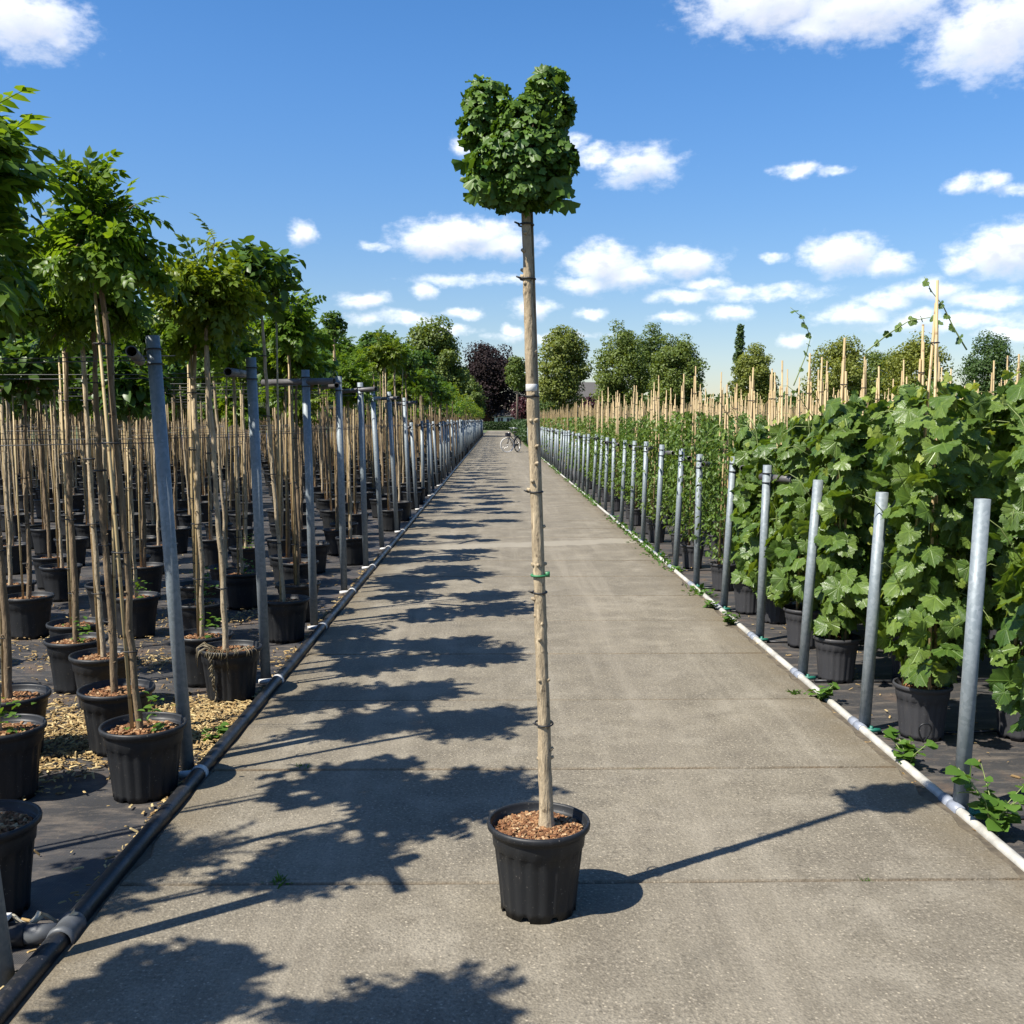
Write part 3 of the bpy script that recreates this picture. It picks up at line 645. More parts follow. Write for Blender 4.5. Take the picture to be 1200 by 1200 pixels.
def crown_broad(seed, n=520, Rr=.26, hh=.3, L_=.085):
    r = np.random.default_rng(seed); nb = 12; bc = nrm(r.normal(size=(nb, 3))) * np.array([Rr, Rr, hh]) * r.uniform(.35, .8, (nb, 1)) + np.array([0, 0, hh * .75]); br = r.uniform(.09, .15, nb)
    b = r.integers(0, nb, n); Nn = nrm(r.normal(size=(n, 3))); P = bc[b] + Nn * br[b][:, None] * r.uniform(.6, 1.1, (n, 1))
    d = nrm(np.cross(Nn, r.normal(size=(n, 3)))) + Nn * .7 + np.array([0, 0, -.35]); up = Nn * .6 + np.array([0, 0, .9]) + r.normal(size=(n, 3)) * .3
    Ms = frames(d, up) * (L_ * r.uniform(.6, 1.2, n))[:, None, None]
    tw = [tube([np.array([0, 0, -.03]), c * .5 + np.array([0, 0, .03]), c], [.008, .005, .002], 5) for c in bc]
    return Ms, P, cat(tw)
TOL = t_oval(.55, .1, .2)
def crown_set():
    out = []
    for i in range(9):
        if i % 3 == 2: Ms, P, tw = crown_broad(50 + i, 620, .25, .30, .09); tp = TOL; mt = M['broad']
        else: Ms, P, tw = crown_pinnate(50 + i, 390, .245, .44, .155); tp = TP; mt = M['pinnate'] if i != 4 else M['pinnate2']
        out.append(dict(Ms=Ms, P=P, tp=tp, mat=mt, mesh=mk('crown', *scat(*tp, Ms, P), mt), tw=mk('branches', *tw, M['twig'])))
    return out
CR = crown_set()
LEAF = {'p': mk('leaf', *TP, M['pinnate']), 'b': mk('leaf', *TOL, M['broad']), 'y': mk('leaf', *TP, M['pinnate2'])}
CANE1 = mk('cane', *tube([(0, 0, .2), (.004, .003, 1.1), (0, 0, 2.02)], [.008, .0075, .006], 8), M['cane'])
CANE2 = mk('cane', *tube([(0, 0, .2), (-.006, .002, 1.1), (.004, 0, 1.85)], [.0068, .0068, .0055], 7), M['oldcane'])
TIE = mk('tie', *torus(.030, .0032, 16, 5), M['rubber'])
def wtie(): V, T = box(-.012, .012, -.0008, .0008, -.075, 0); return mk('tag', V, T, M['white'], False)
TAG = wtie()
def scrap_shoot(seed, n=26, h=.16, sp=.1):
    r = np.random.default_rng(seed); P = np.c_[r.normal(size=(n, 2)) * sp * .35, r.random(n) * h + .25]; d = np.c_[r.normal(size=(n, 2)), r.random(n) * .5]
    return mk('weed', *scat(*TO, frames(d, np.array([0, 0, 1.]) + r.normal(size=(n, 3)) * .3) * r.uniform(.03, .055, n)[:, None, None], P), M['weed'])
SHOOT = [scrap_shoot(s) for s in (1, 2)]
ORD = ['first', 'second', 'third', 'fourth', 'fifth', 'sixth', 'seventh', 'eighth', 'ninth', 'tenth', 'eleventh', 'twelfth', 'thirteenth', 'fourteenth', 'fifteenth', 'sixteenth']
KIND = {0: 'feathery-crowned', 1: 'feathery-crowned', 3: 'feathery-crowned', 6: 'feathery-crowned', 7: 'feathery-crowned', 4: 'yellow-green', 2: 'broad-leaved', 5: 'broad-leaved', 8: 'broad-leaved'}
def row_of(y): return int(np.argmin([abs(y - r_) for r_ in LEFT_ROWS]))
def tree_label(kd, y):
    i = row_of(y); k = KIND[kd]
    if i == 0: w_ = 'in the row ending at the post by the valve'
    elif i == 1: w_ = 'in the row ending at the leaning post'
    elif i <= 8: w_ = 'in the row ending at the %s tall post past the leaning one' % ORD[i - 2]
    elif i <= 22: w_ = 'in the row ending at the %s low post' % ORD[i - 9]
    else: w_ = 'in the rows beyond the fourteenth low post'
    return k + ' potted tree ' + w_
LT_GROUP = 'standard trees in the nursery rows'
LT_LABEL = 'potted standard tree with small leafy head and bamboo cane in the nursery rows'
def left_tree(x, y, kind, lod, label=None, lean=(0, 0), sc=1.0, canes=1, up=1.0, stem=None, group=None):
    c = CR[kind]; tm, top = TRK[stem if stem is not None else random.randrange(4)]
    rz = random.uniform(0, 6.28)
    lb = label or tree_label(kind, y); t = thing('potted_tree', lb, 'tree', (x, y, gz + .004), (0, 0, 0), 1, None if label else lb.replace(' potted tree ', ' trees '))
    O('pot', POT if lod == 0 else POTM, t, rot=(0, 0, rz), sc=1.07)
    O('bark_mulch', MULCHL[random.randrange(2)] if lod < 2 else PLAINSOIL, t, sc=1.07, rot=(0, 0, rz), kind='stuff')
    lr = (-lean[1], lean[0], 0)
    R3 = Matrix.Rotation(lean[0], 3, 'Y') @ Matrix.Rotation(-lean[1], 3, 'X'); R3 = (Matrix.Rotation(lr[1], 3, 'Y') @ Matrix.Rotation(lr[0], 3, 'X'))
    O('trunk', tm, t, rot=lr, sc=(1, 1, up))
    tp = R3 @ Vector((top[0], top[1], top[2] * up - .02))
    a = random.uniform(2.2, 4.6)
    off = Vector((.034 * math.cos(a), .034 * math.sin(a), 0))
    O('bamboo_cane', CANE1, t, off, (lr[0], lr[1], rz), (1, 1, up))
    if canes > 1: O('bamboo_cane', CANE2, t, (-.03, .03, 0), (lr[0] * .8, lr[1] * .8, rz))
    if lod < 2:
        for z in (.62, 1.0, 1.38, 1.74): O('tie', TIE, t, R3 @ Vector((off.x * .5, off.y * .5, z * up + random.uniform(-.05, .05))), (lr[0], lr[1], a), (1.15, .9, 1))
    O('branches', c['tw'], t, tp, (0, 0, rz), sc)
    if lod == 0:
        Rz = np.array(Matrix.Rotation(rz, 3, 'Z')); Ms = np.einsum('ij,njk->nik', Rz, c['Ms']) * sc; P = (c['P'] @ Rz.T) * sc + np.array(tp)
        near = np.argsort(-(P[:, 2] - tp.z) - np.linalg.norm((P - np.array(tp))[:, :2], axis=1) * 2)[:150]; rest = np.setdiff1d(np.arange(len(P)), near)
        O('crown', mk('crown', *scat(*c['tp'], Ms[rest], P[rest]), c['mat']), t, kind='stuff')
        add_leaf_objects(LEAF['b' if c['tp'] is TOL else ('y' if c['mat'] is M['pinnate2'] else 'p')], Ms[near], P[near], t)
    else:
        O('crown', c['mesh'], t, tp, (0, 0, rz), sc, kind='stuff')
    if lod < 2 and random.random() < .45: O('weed', SHOOT[random.randrange(2)], t, (.05, -.03, .02), (0, 0, rz), kind='stuff')
    return t
done = []
EXP = [  # x, y, crown kind, lod, label, lean, crown scale, canes
 (-1.66, 3.23, 0, 0, 'potted feathery tree whose pot stands beside the pipe valve', (-.01, .0), 1.3, 1),
 (-1.50, 4.28, 1, 0, 'potted tree with bright feathery crown standing in front of the leaning galvanised post', (-.045, -.02), 1.0, 1),
 (-2.09, 4.26, 3, 0, 'potted feathery tree, next in from the tree by the leaning post', (-.01, .0), .95, 1),
 (-1.83, 4.87, 6, 0, 'potted tree tied to two bamboo canes, pot touching the one by the leaning post', (-.03, .01), .95, 2),
 (-2.29, 4.77, 7, 1, None, (-.02, .01), 1.0, 1), (-2.17, 5.60, 0, 1, None, (-.02, 0), 1.0, 2), (-2.48, 6.0, 2, 1, None, (.0, 0), 1.0, 1),
 (-1.77, 6.13, 3, 1, None, (-.01, .02), 1.0, 1),
 (-1.517, 5.77, 4, 0, 'potted tree whose black pot has dry roots hanging over its rim', (-.045, .0), 1.08, 1),
 (-2.1, 7.2, 5, 1, None, (0, 0), 1.0, 1), (-1.53, 7.35, 8, 0, 'potted tree with broad upright leaves beside the post after the dry-root pot', (-.05, .0), 1.05, 1),
 (-2.16, 8.65, 1, 1, None, (-.01, 0), 1.0, 1), (-1.8, 9.3, 0, 1, None, (0, 0), 1.0, 1), (-2.54, 10.4, 4, 1, None, (0, 0), 1.0, 1),
 (-1.88, 12.1, 2, 1, 'slim tall potted tree with a tiny round head rising above the rows', (0, 0), .55, 1),
 (-2.05, 2.62, 1, 1, None, (0, 0), 1.0, 1), (-2.72, 2.62, 3, 1, None, (0, 0), 1.0, 1), (-2.2, 3.4, 5, 1, None, (0, 0), 1.0, 1), (-1.72, 1.64, 0, 1, None, (0, 0), 1.0, 1), (-2.45, 1.73, 2, 1, None, (0, 0), 1.0, 1)]
root_tree = None
UPS = {(-1.66, 3.23): .97, (-1.50, 4.28): 1.07, (-2.09, 4.26): 1.03, (-1.517, 5.77): 1.04, (-1.53, 7.35): 1.17, (-1.88, 12.1): 1.22}
for (x, y, kd, lod, lab, ln, sc, cn) in EXP:
    t = left_tree(x, y, kd, lod, lab, ln, sc, cn, UPS.get((x, y), 1.0)); done.append((x, y))
    if lab and 'roots' in lab: root_tree = t
cand = []
for k, yr in enumerate(LEFT_ROWS):
    if yr < 5: continue
    j = 0
    while True:
        x = -1.55 - .385 * j; yy = yr + (.30 if (j + k) % 2 else -.28)
        if -x > yy * .535 + .5 or -x > 30: break
        j += 1
        if yr > 46 and -x > 9: break
        x += random.uniform(-.05, .05); yy += random.uniform(-.06, .06)
        if random.random() < .06 or min((x - a) ** 2 + (yy - b) ** 2 for a, b in done) < .37 ** 2: continue
        done.append((x, yy)); cand.append((math.hypot(x, yy), x, yy))
cand.sort(); NIND = 275
def tall_up(x, y):
    if 13 < y < 26 and x > -5: return random.uniform(1.0, 1.32)
    return random.choice((random.uniform(.95, 1.08), random.uniform(.80, 1.0)))
for d, x, yy in cand[:NIND]:
    left_tree(x, yy, random.choice([0, 1, 3, 6, 7, 2, 5, 8, 4]), 1 if d < 8.5 else 2, None, (random.uniform(-.04, .015), random.uniform(-.02, .02)), random.uniform(.9, 1.1), 2 if random.random() < .3 else 1, tall_up(x, yy))
# the far rows, beyond counting
def far_trees(lst):
    tv, tt = tube([(0, 0, .2), (0, 0, 2.1)], [.02, .014], 5, False); cv, ct = tube([(.035, 0, .2), (.03, .01, 2.0)], [.009, .008], 4, False); pv, pt = lathe([(.13, 0), (.16, .27), (.175, .27), (.175, .3), (.15, .28), (0, .27)], 12)
    wood = []; cane = []; pots = []; cr = {0: [], 1: [], 2: []}
    for (d, x, y) in lst:
        u = tall_up(x, y); a = random.uniform(0, 6.28); q = np.array([x, y, gz]); ln = random.uniform(-.08, .04)
        v = tv.copy(); v[:, 2] *= u; v[:, 0] += ln * v[:, 2] / 2; wood.append((v + q, tt)); v = cv.copy() @ np.array(Matrix.Rotation(a, 3, 'Z')); v[:, 0] += ln * v[:, 2] / 2; cane.append((v + q, ct)); pots.append((pv + q, pt))
        n = 170 if d < 30 else 90; Nn = sph(n); P = Nn * np.array([.33, .33, .33]) * rng.uniform(.35, 1.05, (n, 1)) + np.array([x + ln, y, 2.1 * u + .2])
        dd = Nn + rng.normal(size=(n, 3)) * .6; cr[(1 if (y > 34 and x > -4 and random.random() < .6) else (2 if random.random() < .3 else 0))].append(scat(*TR, frames(dd, np.array([0, 0, 1.]) + .5 * Nn + rng.normal(size=(n, 3)) * .3) * rng.uniform(.08, .16, n)[:, None, None], P))
    root = O('distant_tree_rows', mk('trunks', *cat(wood), M['bark2']), kind='stuff'); root['label'] = 'dense mass of distant potted trees filling the far nursery rows'; root['category'] = 'tree rows'
    O('canes', mk('canes', *cat(cane), M['oldcane']), root, kind='stuff'); O('pots', mk('pots', *cat(pots), M['pot']), root, kind='stuff')
    for kk, mt in ((0, 'pinnate'), (1, 'pinnate2'), (2, 'broad')):
        if cr[kk]: O('crowns', mk('crowns', *cat(cr[kk]), M[mt]), root, kind='stuff')
far_trees(cand[NIND:])
# dry roots over the rim of one pot
def dry_roots():
    parts = []
    r = np.random.default_rng(5)
    for i in range(34):
        a = r.uniform(3.0, 6.1); c, s = math.cos(a), math.sin(a); dn = r.uniform(-.01, .03) if r.random() < .88 else r.uniform(.03, .14)
        pts = [(c * .08 + r.normal() * .02, s * .08 + r.normal() * .02, .29), (c * .15, s * .15, .315 + r.random() * .015), (c * .183, s * .183, .305), (c * .186 + r.normal() * .008, s * .186 + r.normal() * .008, .29 - dn)]
        parts.append(tube(pts, [.002, .0025, .0025, .0015], 4))
    for k in range(60):
        q = r.random(); a = 4.35 + r.normal() * .02; rr = .180 - .045 * q + r.normal() * .002
        parts.append(tube([(math.cos(a) * rr, math.sin(a) * rr, .29 - .28 * q), (math.cos(a) * (rr + .004) + r.normal() * .006, math.sin(a) * (rr + .004), .27 - .28 * q)], [.004, .003], 4))
    O('dry_roots', mk('dry_roots', *cat(parts), M['roots']), root_tree, kind='stuff')
dry_roots()
for i, yy in enumerate(LEFT_ROWS[:14]):       # support wires of each row
    parts = []
    for dy, z in ((-.16, 1.80), (.18, 1.84), (0.02, 1.45)):
        xs = np.linspace(-1.46, -20, 24); parts.append(tube(np.stack([xs, np.full(24, yy + dy), z - .02 * np.sin((xs + 1.4) * 1.2) ** 2], 1), .0022, 4))
    q = O('support_wire', mk('support_wire', *cat(parts), M['wire'])); q['label'] = 'thin steel wires strung through the tree row at the %s galvanised post' % ORDN[i]; q['category'] = 'wire'
# straw and bark litter on the cloth
def litter():
    P = []
    for (cx, cy, sx, sy, n) in [(-1.62, 5.15, .22, .28, 2600), (-2.0, 5.3, .25, .2, 1500), (-2.2, 4.95, .3, .2, 1100), (-2.25, 4.5, .18, .25, 900), (-1.55, 5.6, .12, .15, 500), (-1.36, 4.9, .03, .5, 350), (-2.6, 5.4, .5, .2, 1000), (-2.2, 6.7, .5, .15, 700), (-1.9, 8.2, .5, .2, 500), (-3.2, 7.5, .8, .4, 800)]:
        P.append(np.c_[rng.normal(size=n) * sx + cx, rng.normal(size=n) * sy + cy])
    P.append(np.c_[rng.uniform(-7, -1.4, 1800), rng.uniform(2, 12, 1800)])
    P.append(np.c_[rng.uniform(1.92, 6, 900), rng.uniform(3, 12, 900)]); P.append(np.c_[1.815 + rng.normal(size=700) * .012, rng.uniform(2.5, 14, 700)]); P.append(np.c_[-1.37 + rng.normal(size=500) * .02, rng.uniform(2, 12, 500)])
    P = np.concatenate(P); P = P[(P[:, 0] < -1.35) | (P[:, 0] > 1.8)]; n = len(P); bv, bt = box(-.5, .5, -.5, .5, -.5, .5); bv = bv * np.array([.28, 1, .1]); bv[4:, :2] *= .7
    d = np.c_[rng.normal(size=(n, 2)), rng.normal(size=n) * .25]; up = np.c_[rng.normal(size=(n, 2)) * .4, np.ones(n)]
    V, T = scat(bv, bt, frames(d, up) * rng.uniform(.012, .042, n)[:, None, None], np.c_[P, np.full(n, gz + .012) + rng.random(n) * .018])
    o = O('straw_litter', mk('straw_litter', V, T, M['straw'], False), kind='stuff'); o['label'] = 'yellowish straw and bark chips strewn over the black ground cloth between pots'; o['category'] = 'litter'
litter()

# ------------------------------------------------------------------ vines on the right
def column(seed, n, r0, z0, z1, bulge=.0):
    r = np.random.default_rng(seed); z = z0 + (z1 - z0) * r.random(n) ** .85; a = r.uniform(0, 6.28, n)
    prof = r0 * (1 + .35 * np.sin(a * 2 + seed) * np.sin(z * 5 + seed) + .25 * np.sin(z * 9 + a + seed * 2)) * np.clip((z - z0) / .3 + .35, 0, 1) * np.clip((z1 - z) / .25 + .4, 0, 1)
    q = prof * np.clip(r.normal(.85, .25, n), .1, 1.4); Nn = np.c_[np.cos(a), np.sin(a), np.zeros(n)]
    P = np.c_[q * np.cos(a), q * np.sin(a), z]
    d = Nn * .55 + np.array([0, 0, -.75]) + r.normal(size=(n, 3)) * .6; up = Nn * .75 + np.array([0, 0, .6]) + r.normal(size=(n, 3)) * .5
    return P, frames(d, up), r
def vine_variant(seed):
    P, Ms, r = column(seed, 400, .27, .34, 1.76); sz = .035 + .068 * r.random(len(P)) ** .8; Ms = Ms * sz[:, None, None]
    stems = []
    for k in range(5):
        a = r.uniform(0, 6.28); z = np.linspace(.26, 1.6, 14); w = np.cumsum(r.normal(size=(14, 2)) * .02, 0); stems.append(tube(np.c_[w + .04 * np.array([math.cos(a), math.sin(a)]), z], np.linspace(.006, .003, 14), 5))
    for k in range(14):
        a = r.uniform(0, 6.28); z0 = r.uniform(.7, 1.6); q0 = np.array([math.cos(a) * .18, math.sin(a) * .18, z0]); dd = np.array([math.cos(a) * .16, math.sin(a) * .16, r.uniform(-.1, .22)])
        stems.append(tube([q0, q0 + dd * .6 + np.array([0, 0, .03]), q0 + dd, q0 + dd * 1.2 - np.array([0, 0, .04])], [.0028, .0022, .0018, .001], 4))
    # young yellowish leaves
    m = 95; Py, My, _ = column(seed + 99, m, .30, .5, 1.84); My = My * r.uniform(.02, .045, m)[:, None, None]
    return dict(P=P, Ms=Ms, mesh=mk('foliage', *scat(*TV, Ms, P), M['vine'], lu=TV[0]), stem=mk('stems', *cat(stems), M['stem']), young=mk('young_leaves', *scat(*TV, My, Py), M['vineyoung']))
VV = [vine_variant(200 + s) for s in range(6)]
VLEAF = mk('leaf', *TV, M['vine'], lu=TV[0])
def cane_mesh(h, r=.0088, mat='cane'): return mk('cane', *tube([(0, 0, .2), (0, 0, h)], [r, r * .8], 7), M[mat])
CANES = [cane_mesh(h) for h in (1.9, 2.0, 2.1)]
CTIE = mk('tie', *torus(.019, .003, 14, 5), M['rubber'])
def tripod(t, h, spread, ang):
    tri_ = []
    for k in range(3):
        a = ang + k * 2.09; x, y = spread * math.cos(a), spread * math.sin(a); lean = math.atan2(spread - .010, h * .93)
        me = CANES[k]; O('bamboo_cane', me, t, (x, y, 0), Matrix.Rotation(-lean, 3, Vector((-math.sin(a), math.cos(a), 0))).to_euler(), (1, 1, h / 2.0))
    O('tie', CTIE, t, (0, 0, h * .91))
VL = 'potted grapevine on bamboo canes with big lobed leaves, set out beyond the short posts'
def right_row(y): return int(np.argmin([abs(y - r_) for r_ in RIGHT_ROWS]))
def vine(x, y, kd, near, label=None, fs=(1, 1, 1), h=1.95, spread=.055):
    fs = (fs[0], fs[1], fs[2] * float(np.interp(y, [4, 5.2, 6.2, 7.2, 8.5], [.97, .99, .96, .9, .84]))); v = VV[kd]; lb = label or 'potted grapevine with big lobed leaves in the row behind the %s short post' % ORDN[right_row(y)]; t = thing('potted_vine', lb, 'vine', (x, y, gz + .004), (0, 0, 0), 1, None if label else lb.replace('potted grapevine with big lobed leaves', 'grapevines')); rz = random.uniform(0, 6.28)
    O('pot', POTG, t, rot=(0, 0, rz), sc=(.86, .86, .95)); O('bark_mulch', PLAINSOIL, t, sc=(.86, .86, .95), kind='stuff'); O('stems', v['stem'], t, rot=(0, 0, rz))
    tripod(t, h, spread, rz)
    O('young_leaves', v['young'], t, rot=(0, 0, rz), sc=(fs[0] * (.6 if x < 2.45 else 1), fs[1], fs[2]), kind='stuff') if x >= 2.45 else O('young_leaves', v['young'], t, (.10, 0, 0), (0, 0, rz), (fs[0] * .72, fs[1] * .72, fs[2]), kind='stuff')
    if near or x < 2.45:
        S = np.array(fs); Rz = np.array(Matrix.Rotation(rz, 3, 'Z')); P = (v['P'] @ Rz.T) * S; Ms = np.einsum('ij,njk->nik', Rz, v['Ms'])
        lim = 1.975 - x; bad = P[:, 0] < lim; P[bad, 0] = lim + rng.random(bad.sum()) * .16
        front = np.argsort(P[:, 0] * .8 + P[:, 1])[:near]; rest = np.setdiff1d(np.arange(len(P)), front)
        O('foliage', mk('foliage', *scat(*TV, Ms[rest], P[rest]), M['vine'], lu=TV[0]), t, kind='stuff'); add_leaf_objects(VLEAF, Ms[front], P[front], t)
    else: O('foliage', v['mesh'], t, rot=(0, 0, rz), sc=fs, kind='stuff')
    return t
VEXP = [(2.40, 4.22, 0, 0, None, (.7, .7, .9)), (2.14, 5.03, 1, 170, 'potted grapevine whose grey pot has a loop of drip hose on its side', (1, 1, 1)), (2.64, 5.02, 2, 170, 'potted grapevine with drooping leaves, next in from the hose-loop pot', (1, 1, 1.02)),
        (2.08, 6.16, 3, 150, 'potted grapevine with bare cane feet in the grey pot beside the open-topped post', (.95, .95, 1)), (2.56, 6.2, 4, 120, None, (1, 1, 1.05)),
        (2.16, 7.1, 5, 110, None, (1, 1, 1)), (2.2, 7.95, 0, 90, None, (.9, .9, .95)), (2.42, 7.2, 1, 0, None, (1, 1, 1))]
vdone = []
for i, a in enumerate(VEXP): vine(*a, h=(1.85, 2.16, 2.05, 1.98, 2.06, 1.95, 1.95, 2.0)[i], spread=.105 if i == 1 else .06); vdone.append(a[:2])
for k, yr in enumerate(RIGHT_ROWS[:5]):
    for j in range(14):
        x = 2.14 + .5 * j + random.uniform(-.06, .06); yy = yr + .0 + random.uniform(-.1, .1)
        if x > yy * .56 + .7 or min((x - a) ** 2 + (yy - b) ** 2 for a, b in vdone) < .33 ** 2: continue
        if yr < 5 and x < 2.9: continue
        vdone.append((x, yy)); big = random.random() < .12
        vine(x, yy, random.randrange(6), 0, None, (1, 1, random.uniform(.97, 1.1)), random.uniform(1.9, 2.1),   .105 if big else random.uniform(.03, .07))
# loop of hose on one pot
pts = [(-.13 + .03 * math.sin(q) , -.128 - .02 * math.sin(q / 2), .02 + .10 * math.sin(q / 2)) for q in np.linspace(0, 6.28, 20)]
hl = O('hose_loop', mk('hose_loop', *tube(pts, .0045, 6), M['blackpipe'])); hl.location = (2.14 + .08, 5.03 - .02, gz); hl['label'] = 'thin black hose loop standing up against the grey vine pot'; hl['category'] = 'hose'
# long shoots rising above the hedge
def shoot(pix, D, nm):
    P = np.array([PX(x, y, D) for x, y in pix]); s = np.linspace(0, 1, len(P)); ss = np.linspace(0, 1, 24); Q = np.stack([np.interp(ss, s, P[:, i]) for i in range(3)], 1)
    t = thing('vine_shoot', nm, 'shoot', Q[0]); Q = Q - Q[0]; O('stem', mk('stem', *tube(Q, np.linspace(.0045, .0015, 24), 5), M['stem']), t)
    for i in range(3, 23, 3):
        d = np.array([rng.normal(), rng.normal() * .5, -.3])[None]; add_leaf_objects(VLEAF, frames(d, np.array([[rng.normal() * .5, -.8, .4]])) * rng.uniform(.018, .04), Q[i][None], t)
shoot([(1133, 410), (1118, 385), (1105, 358), (1092, 342), (1083, 324)], 5.3, 'single vine shoot bending into the sky beside the wide cane tripod')
shoot([(1015, 412), (1040, 392), (1065, 376), (1090, 372), (1104, 380)], 6.0, 'thin vine shoot arching over sideways above the leaves')
shoot([(930, 452), (945, 415), (950, 395), (940, 372), (926, 360)], 7.5, 'hooked vine shoot standing above the hedge among pale canes')

# ------------------------------------------------------------------ small-leaved cane plants further along
def small_variant(seed):
    P, Ms, r = column(seed, 1000, .23, .30, 1.60); sz = r.uniform(.032, .062, len(P)); return mk('foliage', *scat(*TO, Ms * sz[:, None, None], P), M['small'])
SV = [small_variant(300 + s) for s in range(5)]
scand = []
for k, yr in enumerate(RIGHT_ROWS[5:]):
    for j in range(60):
        x = 2.14 + .42 * j
        if x > yr * .53 + .6 or x > 17: break
        scand.append((math.hypot(x, yr), x + random.uniform(-.07, .07), yr + random.uniform(-.16, .16)))
scand.sort()
for d, x, yy in scand[:260]:
    rr = right_row(yy); lb = 'small-leaved climber on tall canes in the row behind the %s short post' % ORDN[rr] if rr < 16 else 'small-leaved climber on tall canes in the rows past the sixteenth short post'
    t = thing('potted_climber', lb, 'climber', (x, yy, gz + .004), group=lb.replace('climber on tall canes', 'climbers')); rz = random.uniform(0, 6.28)
    O('pot', POTG, t, sc=(.8, .8, .9)); O('bark_mulch', PLAINSOIL, t, sc=(.8, .8, .9), kind='stuff'); tripod(t, random.uniform(1.8, 2.12), random.uniform(.02, .06), rz)
    O('foliage', SV[random.randrange(5)], t, rot=(0, 0, rz), sc=(1, 1, random.uniform(.82, 1.08)), kind='stuff')
def far_canes(lst):
    cn = []; fo = []; po = []; pv, pt = lathe([(.11, 0), (.14, .25), (0, .25)], 10)
    for d, x, y in lst:
        q = np.array([x, y, gz])
        for k in range(5): e = rng.normal(size=2) * .05; cn.append(tube([q + np.array([e[0], e[1], .2]), q + np.array([e[0] * .3, e[1] * .3, rng.uniform(1.75, 2.1)])], [.009, .008], 4, False))
        po.append((pv + q, pt)); n = 130; a = rng.uniform(0, 6.28, n); z = rng.uniform(.3, 1.68, n); rr = rng.uniform(.05, .24, n); P = np.c_[rr * np.cos(a), rr * np.sin(a), z] + q; Nn = np.c_[np.cos(a), np.sin(a), np.zeros(n)]
        fo.append(scat(*TR, frames(Nn + rng.normal(size=(n, 3)) * .5 - np.array([0, 0, .5]), Nn * .6 + np.array([0, 0, .7]) + rng.normal(size=(n, 3)) * .3) * rng.uniform(.06, .11, n)[:, None, None], P))
    root = O('distant_cane_rows', mk('canes', *cat(cn), M['cane']), kind='stuff'); root['label'] = 'far mass of bamboo canes and climbers receding along the path'; root['category'] = 'cane rows'
    O('foliage', mk('foliage', *cat(fo), M['small']), root, kind='stuff'); O('pots', mk('pots', *cat(po), M['pot2']), root, kind='stuff')
far_canes(scand[260:])

# ------------------------------------------------------------------ weeds
def weed(x, y, h, n, seed, lab, sz=.045, z=gz):
    r = np.random.default_rng(seed); t = thing('weed', lab, 'weed', (x, y, z)); st = []; P = []; D = []
    for k in range(max(2, n // 9)):
        a = r.uniform(0, 6.28); tip = np.array([math.cos(a) * h * .5, math.sin(a) * h * .5, h * r.uniform(.6, 1)]); st.append(tube([(0, 0, 0), tip * np.array([.3, .3, .55]), tip], [.003, .0025, .0015], 5))
        for q in np.linspace(.25, 1, 9): P.append(tip * np.array([q ** 1.4, q ** 1.4, q])); D.append(np.array([r.normal(), r.normal(), .1]))
    P = np.array(P); D = np.array(D); Ms = frames(D, np.array([0, 0, 1.]) + r.normal(size=(len(P), 3)) * .3) * (sz * r.uniform(.5, 1.2, len(P)))[:, None, None]
    O('stem', mk('stem', *cat(st), M['stem']), t); lm = mk('leaf', *t_oval(.8, .08, .15), M['weed']); add_leaf_objects(lm, Ms, P, t)
weed(1.905, 3.78, .27, 54, 1, 'tall leafy weed growing through the white pipe by the nearest short post', .07)
weed(1.865, 4.52, .18, 45, 2, 'bushy weed leaning over the white pipe between two short posts', .062)
weed(1.83, 5.62, .13, 54, 3, 'low weed on the path edge by the white pipe bend', .05)
weed(1.80, 7.75, .13, 63, 4, 'spreading weed patch hugging the concrete edge next to the white pipe', .05)
weed(1.79, 8.4, .11, 50, 5, 'small weed beyond the spreading patch on the concrete edge', .05)
weed(-1.40, 4.98, .10, 20, 6, 'small green weed beside the black pipe coupling', .05)
def tuft(x, y, lab, s=.05):
    n = 34; d = np.c_[rng.normal(size=(n, 2)) * .7, np.ones(n) * .5]; P = np.c_[rng.normal(size=(n, 2)) * .015, np.zeros(n)]
    o = O('grass_tuft', mk('grass_tuft', *scat(*t_rhomb(.09), frames(d, np.array([0, 0, 1.]) + rng.normal(size=(n, 3)) * .2) * rng.uniform(.5, 1, n)[:, None, None] * s, P), M['weed'])); o.location = (x, y, -.012); o['label'] = lab; o['category'] = 'grass'
g1 = G(328, 1034); tuft(g1.x, g1.y, 'tiny grass tuft in a slab joint among tree shadows', .055); g1 = G(355, 899); tuft(g1.x, g1.y, 'tiny grass tuft in the next slab joint away', .045)
g1 = G(930, 812); tuft(g1.x, g1.y, 'tiny grass tuft on the slab near the white pipe', .06); g1 = G(748, 898); tuft(g1.x, g1.y, 'tiny dark tuft in the joint to the right of the ginkgo pot', .02); g1 = G(1015, 1028); tuft(g1.x, g1.y, 'tiny tuft in the joint where the ginkgo shadow passes', .025)
n = 5200; yy = 9 + 60 * rng.random(n) ** 1.3; P = np.c_[1.83 + rng.normal(size=n) * .05, yy, np.full(n, gz) + rng.random(n) * .05]; keep = (np.sin(yy * 1.7) + np.sin(yy * .63) > -.6); P = P[keep]; n = len(P)
o = O('edge_weeds', mk('edge_weeds', *scat(*TR, frames(np.c_[rng.normal(size=(n, 2)), rng.random(n)], np.array([0, 0, 1.]) + rng.normal(size=(n, 3)) * .4) * rng.uniform(.03, .07, n)[:, None, None], P), M['weed']), kind='stuff'); o['label'] = 'low green weeds fringing the concrete edge under the short posts'; o['category'] = 'weeds'

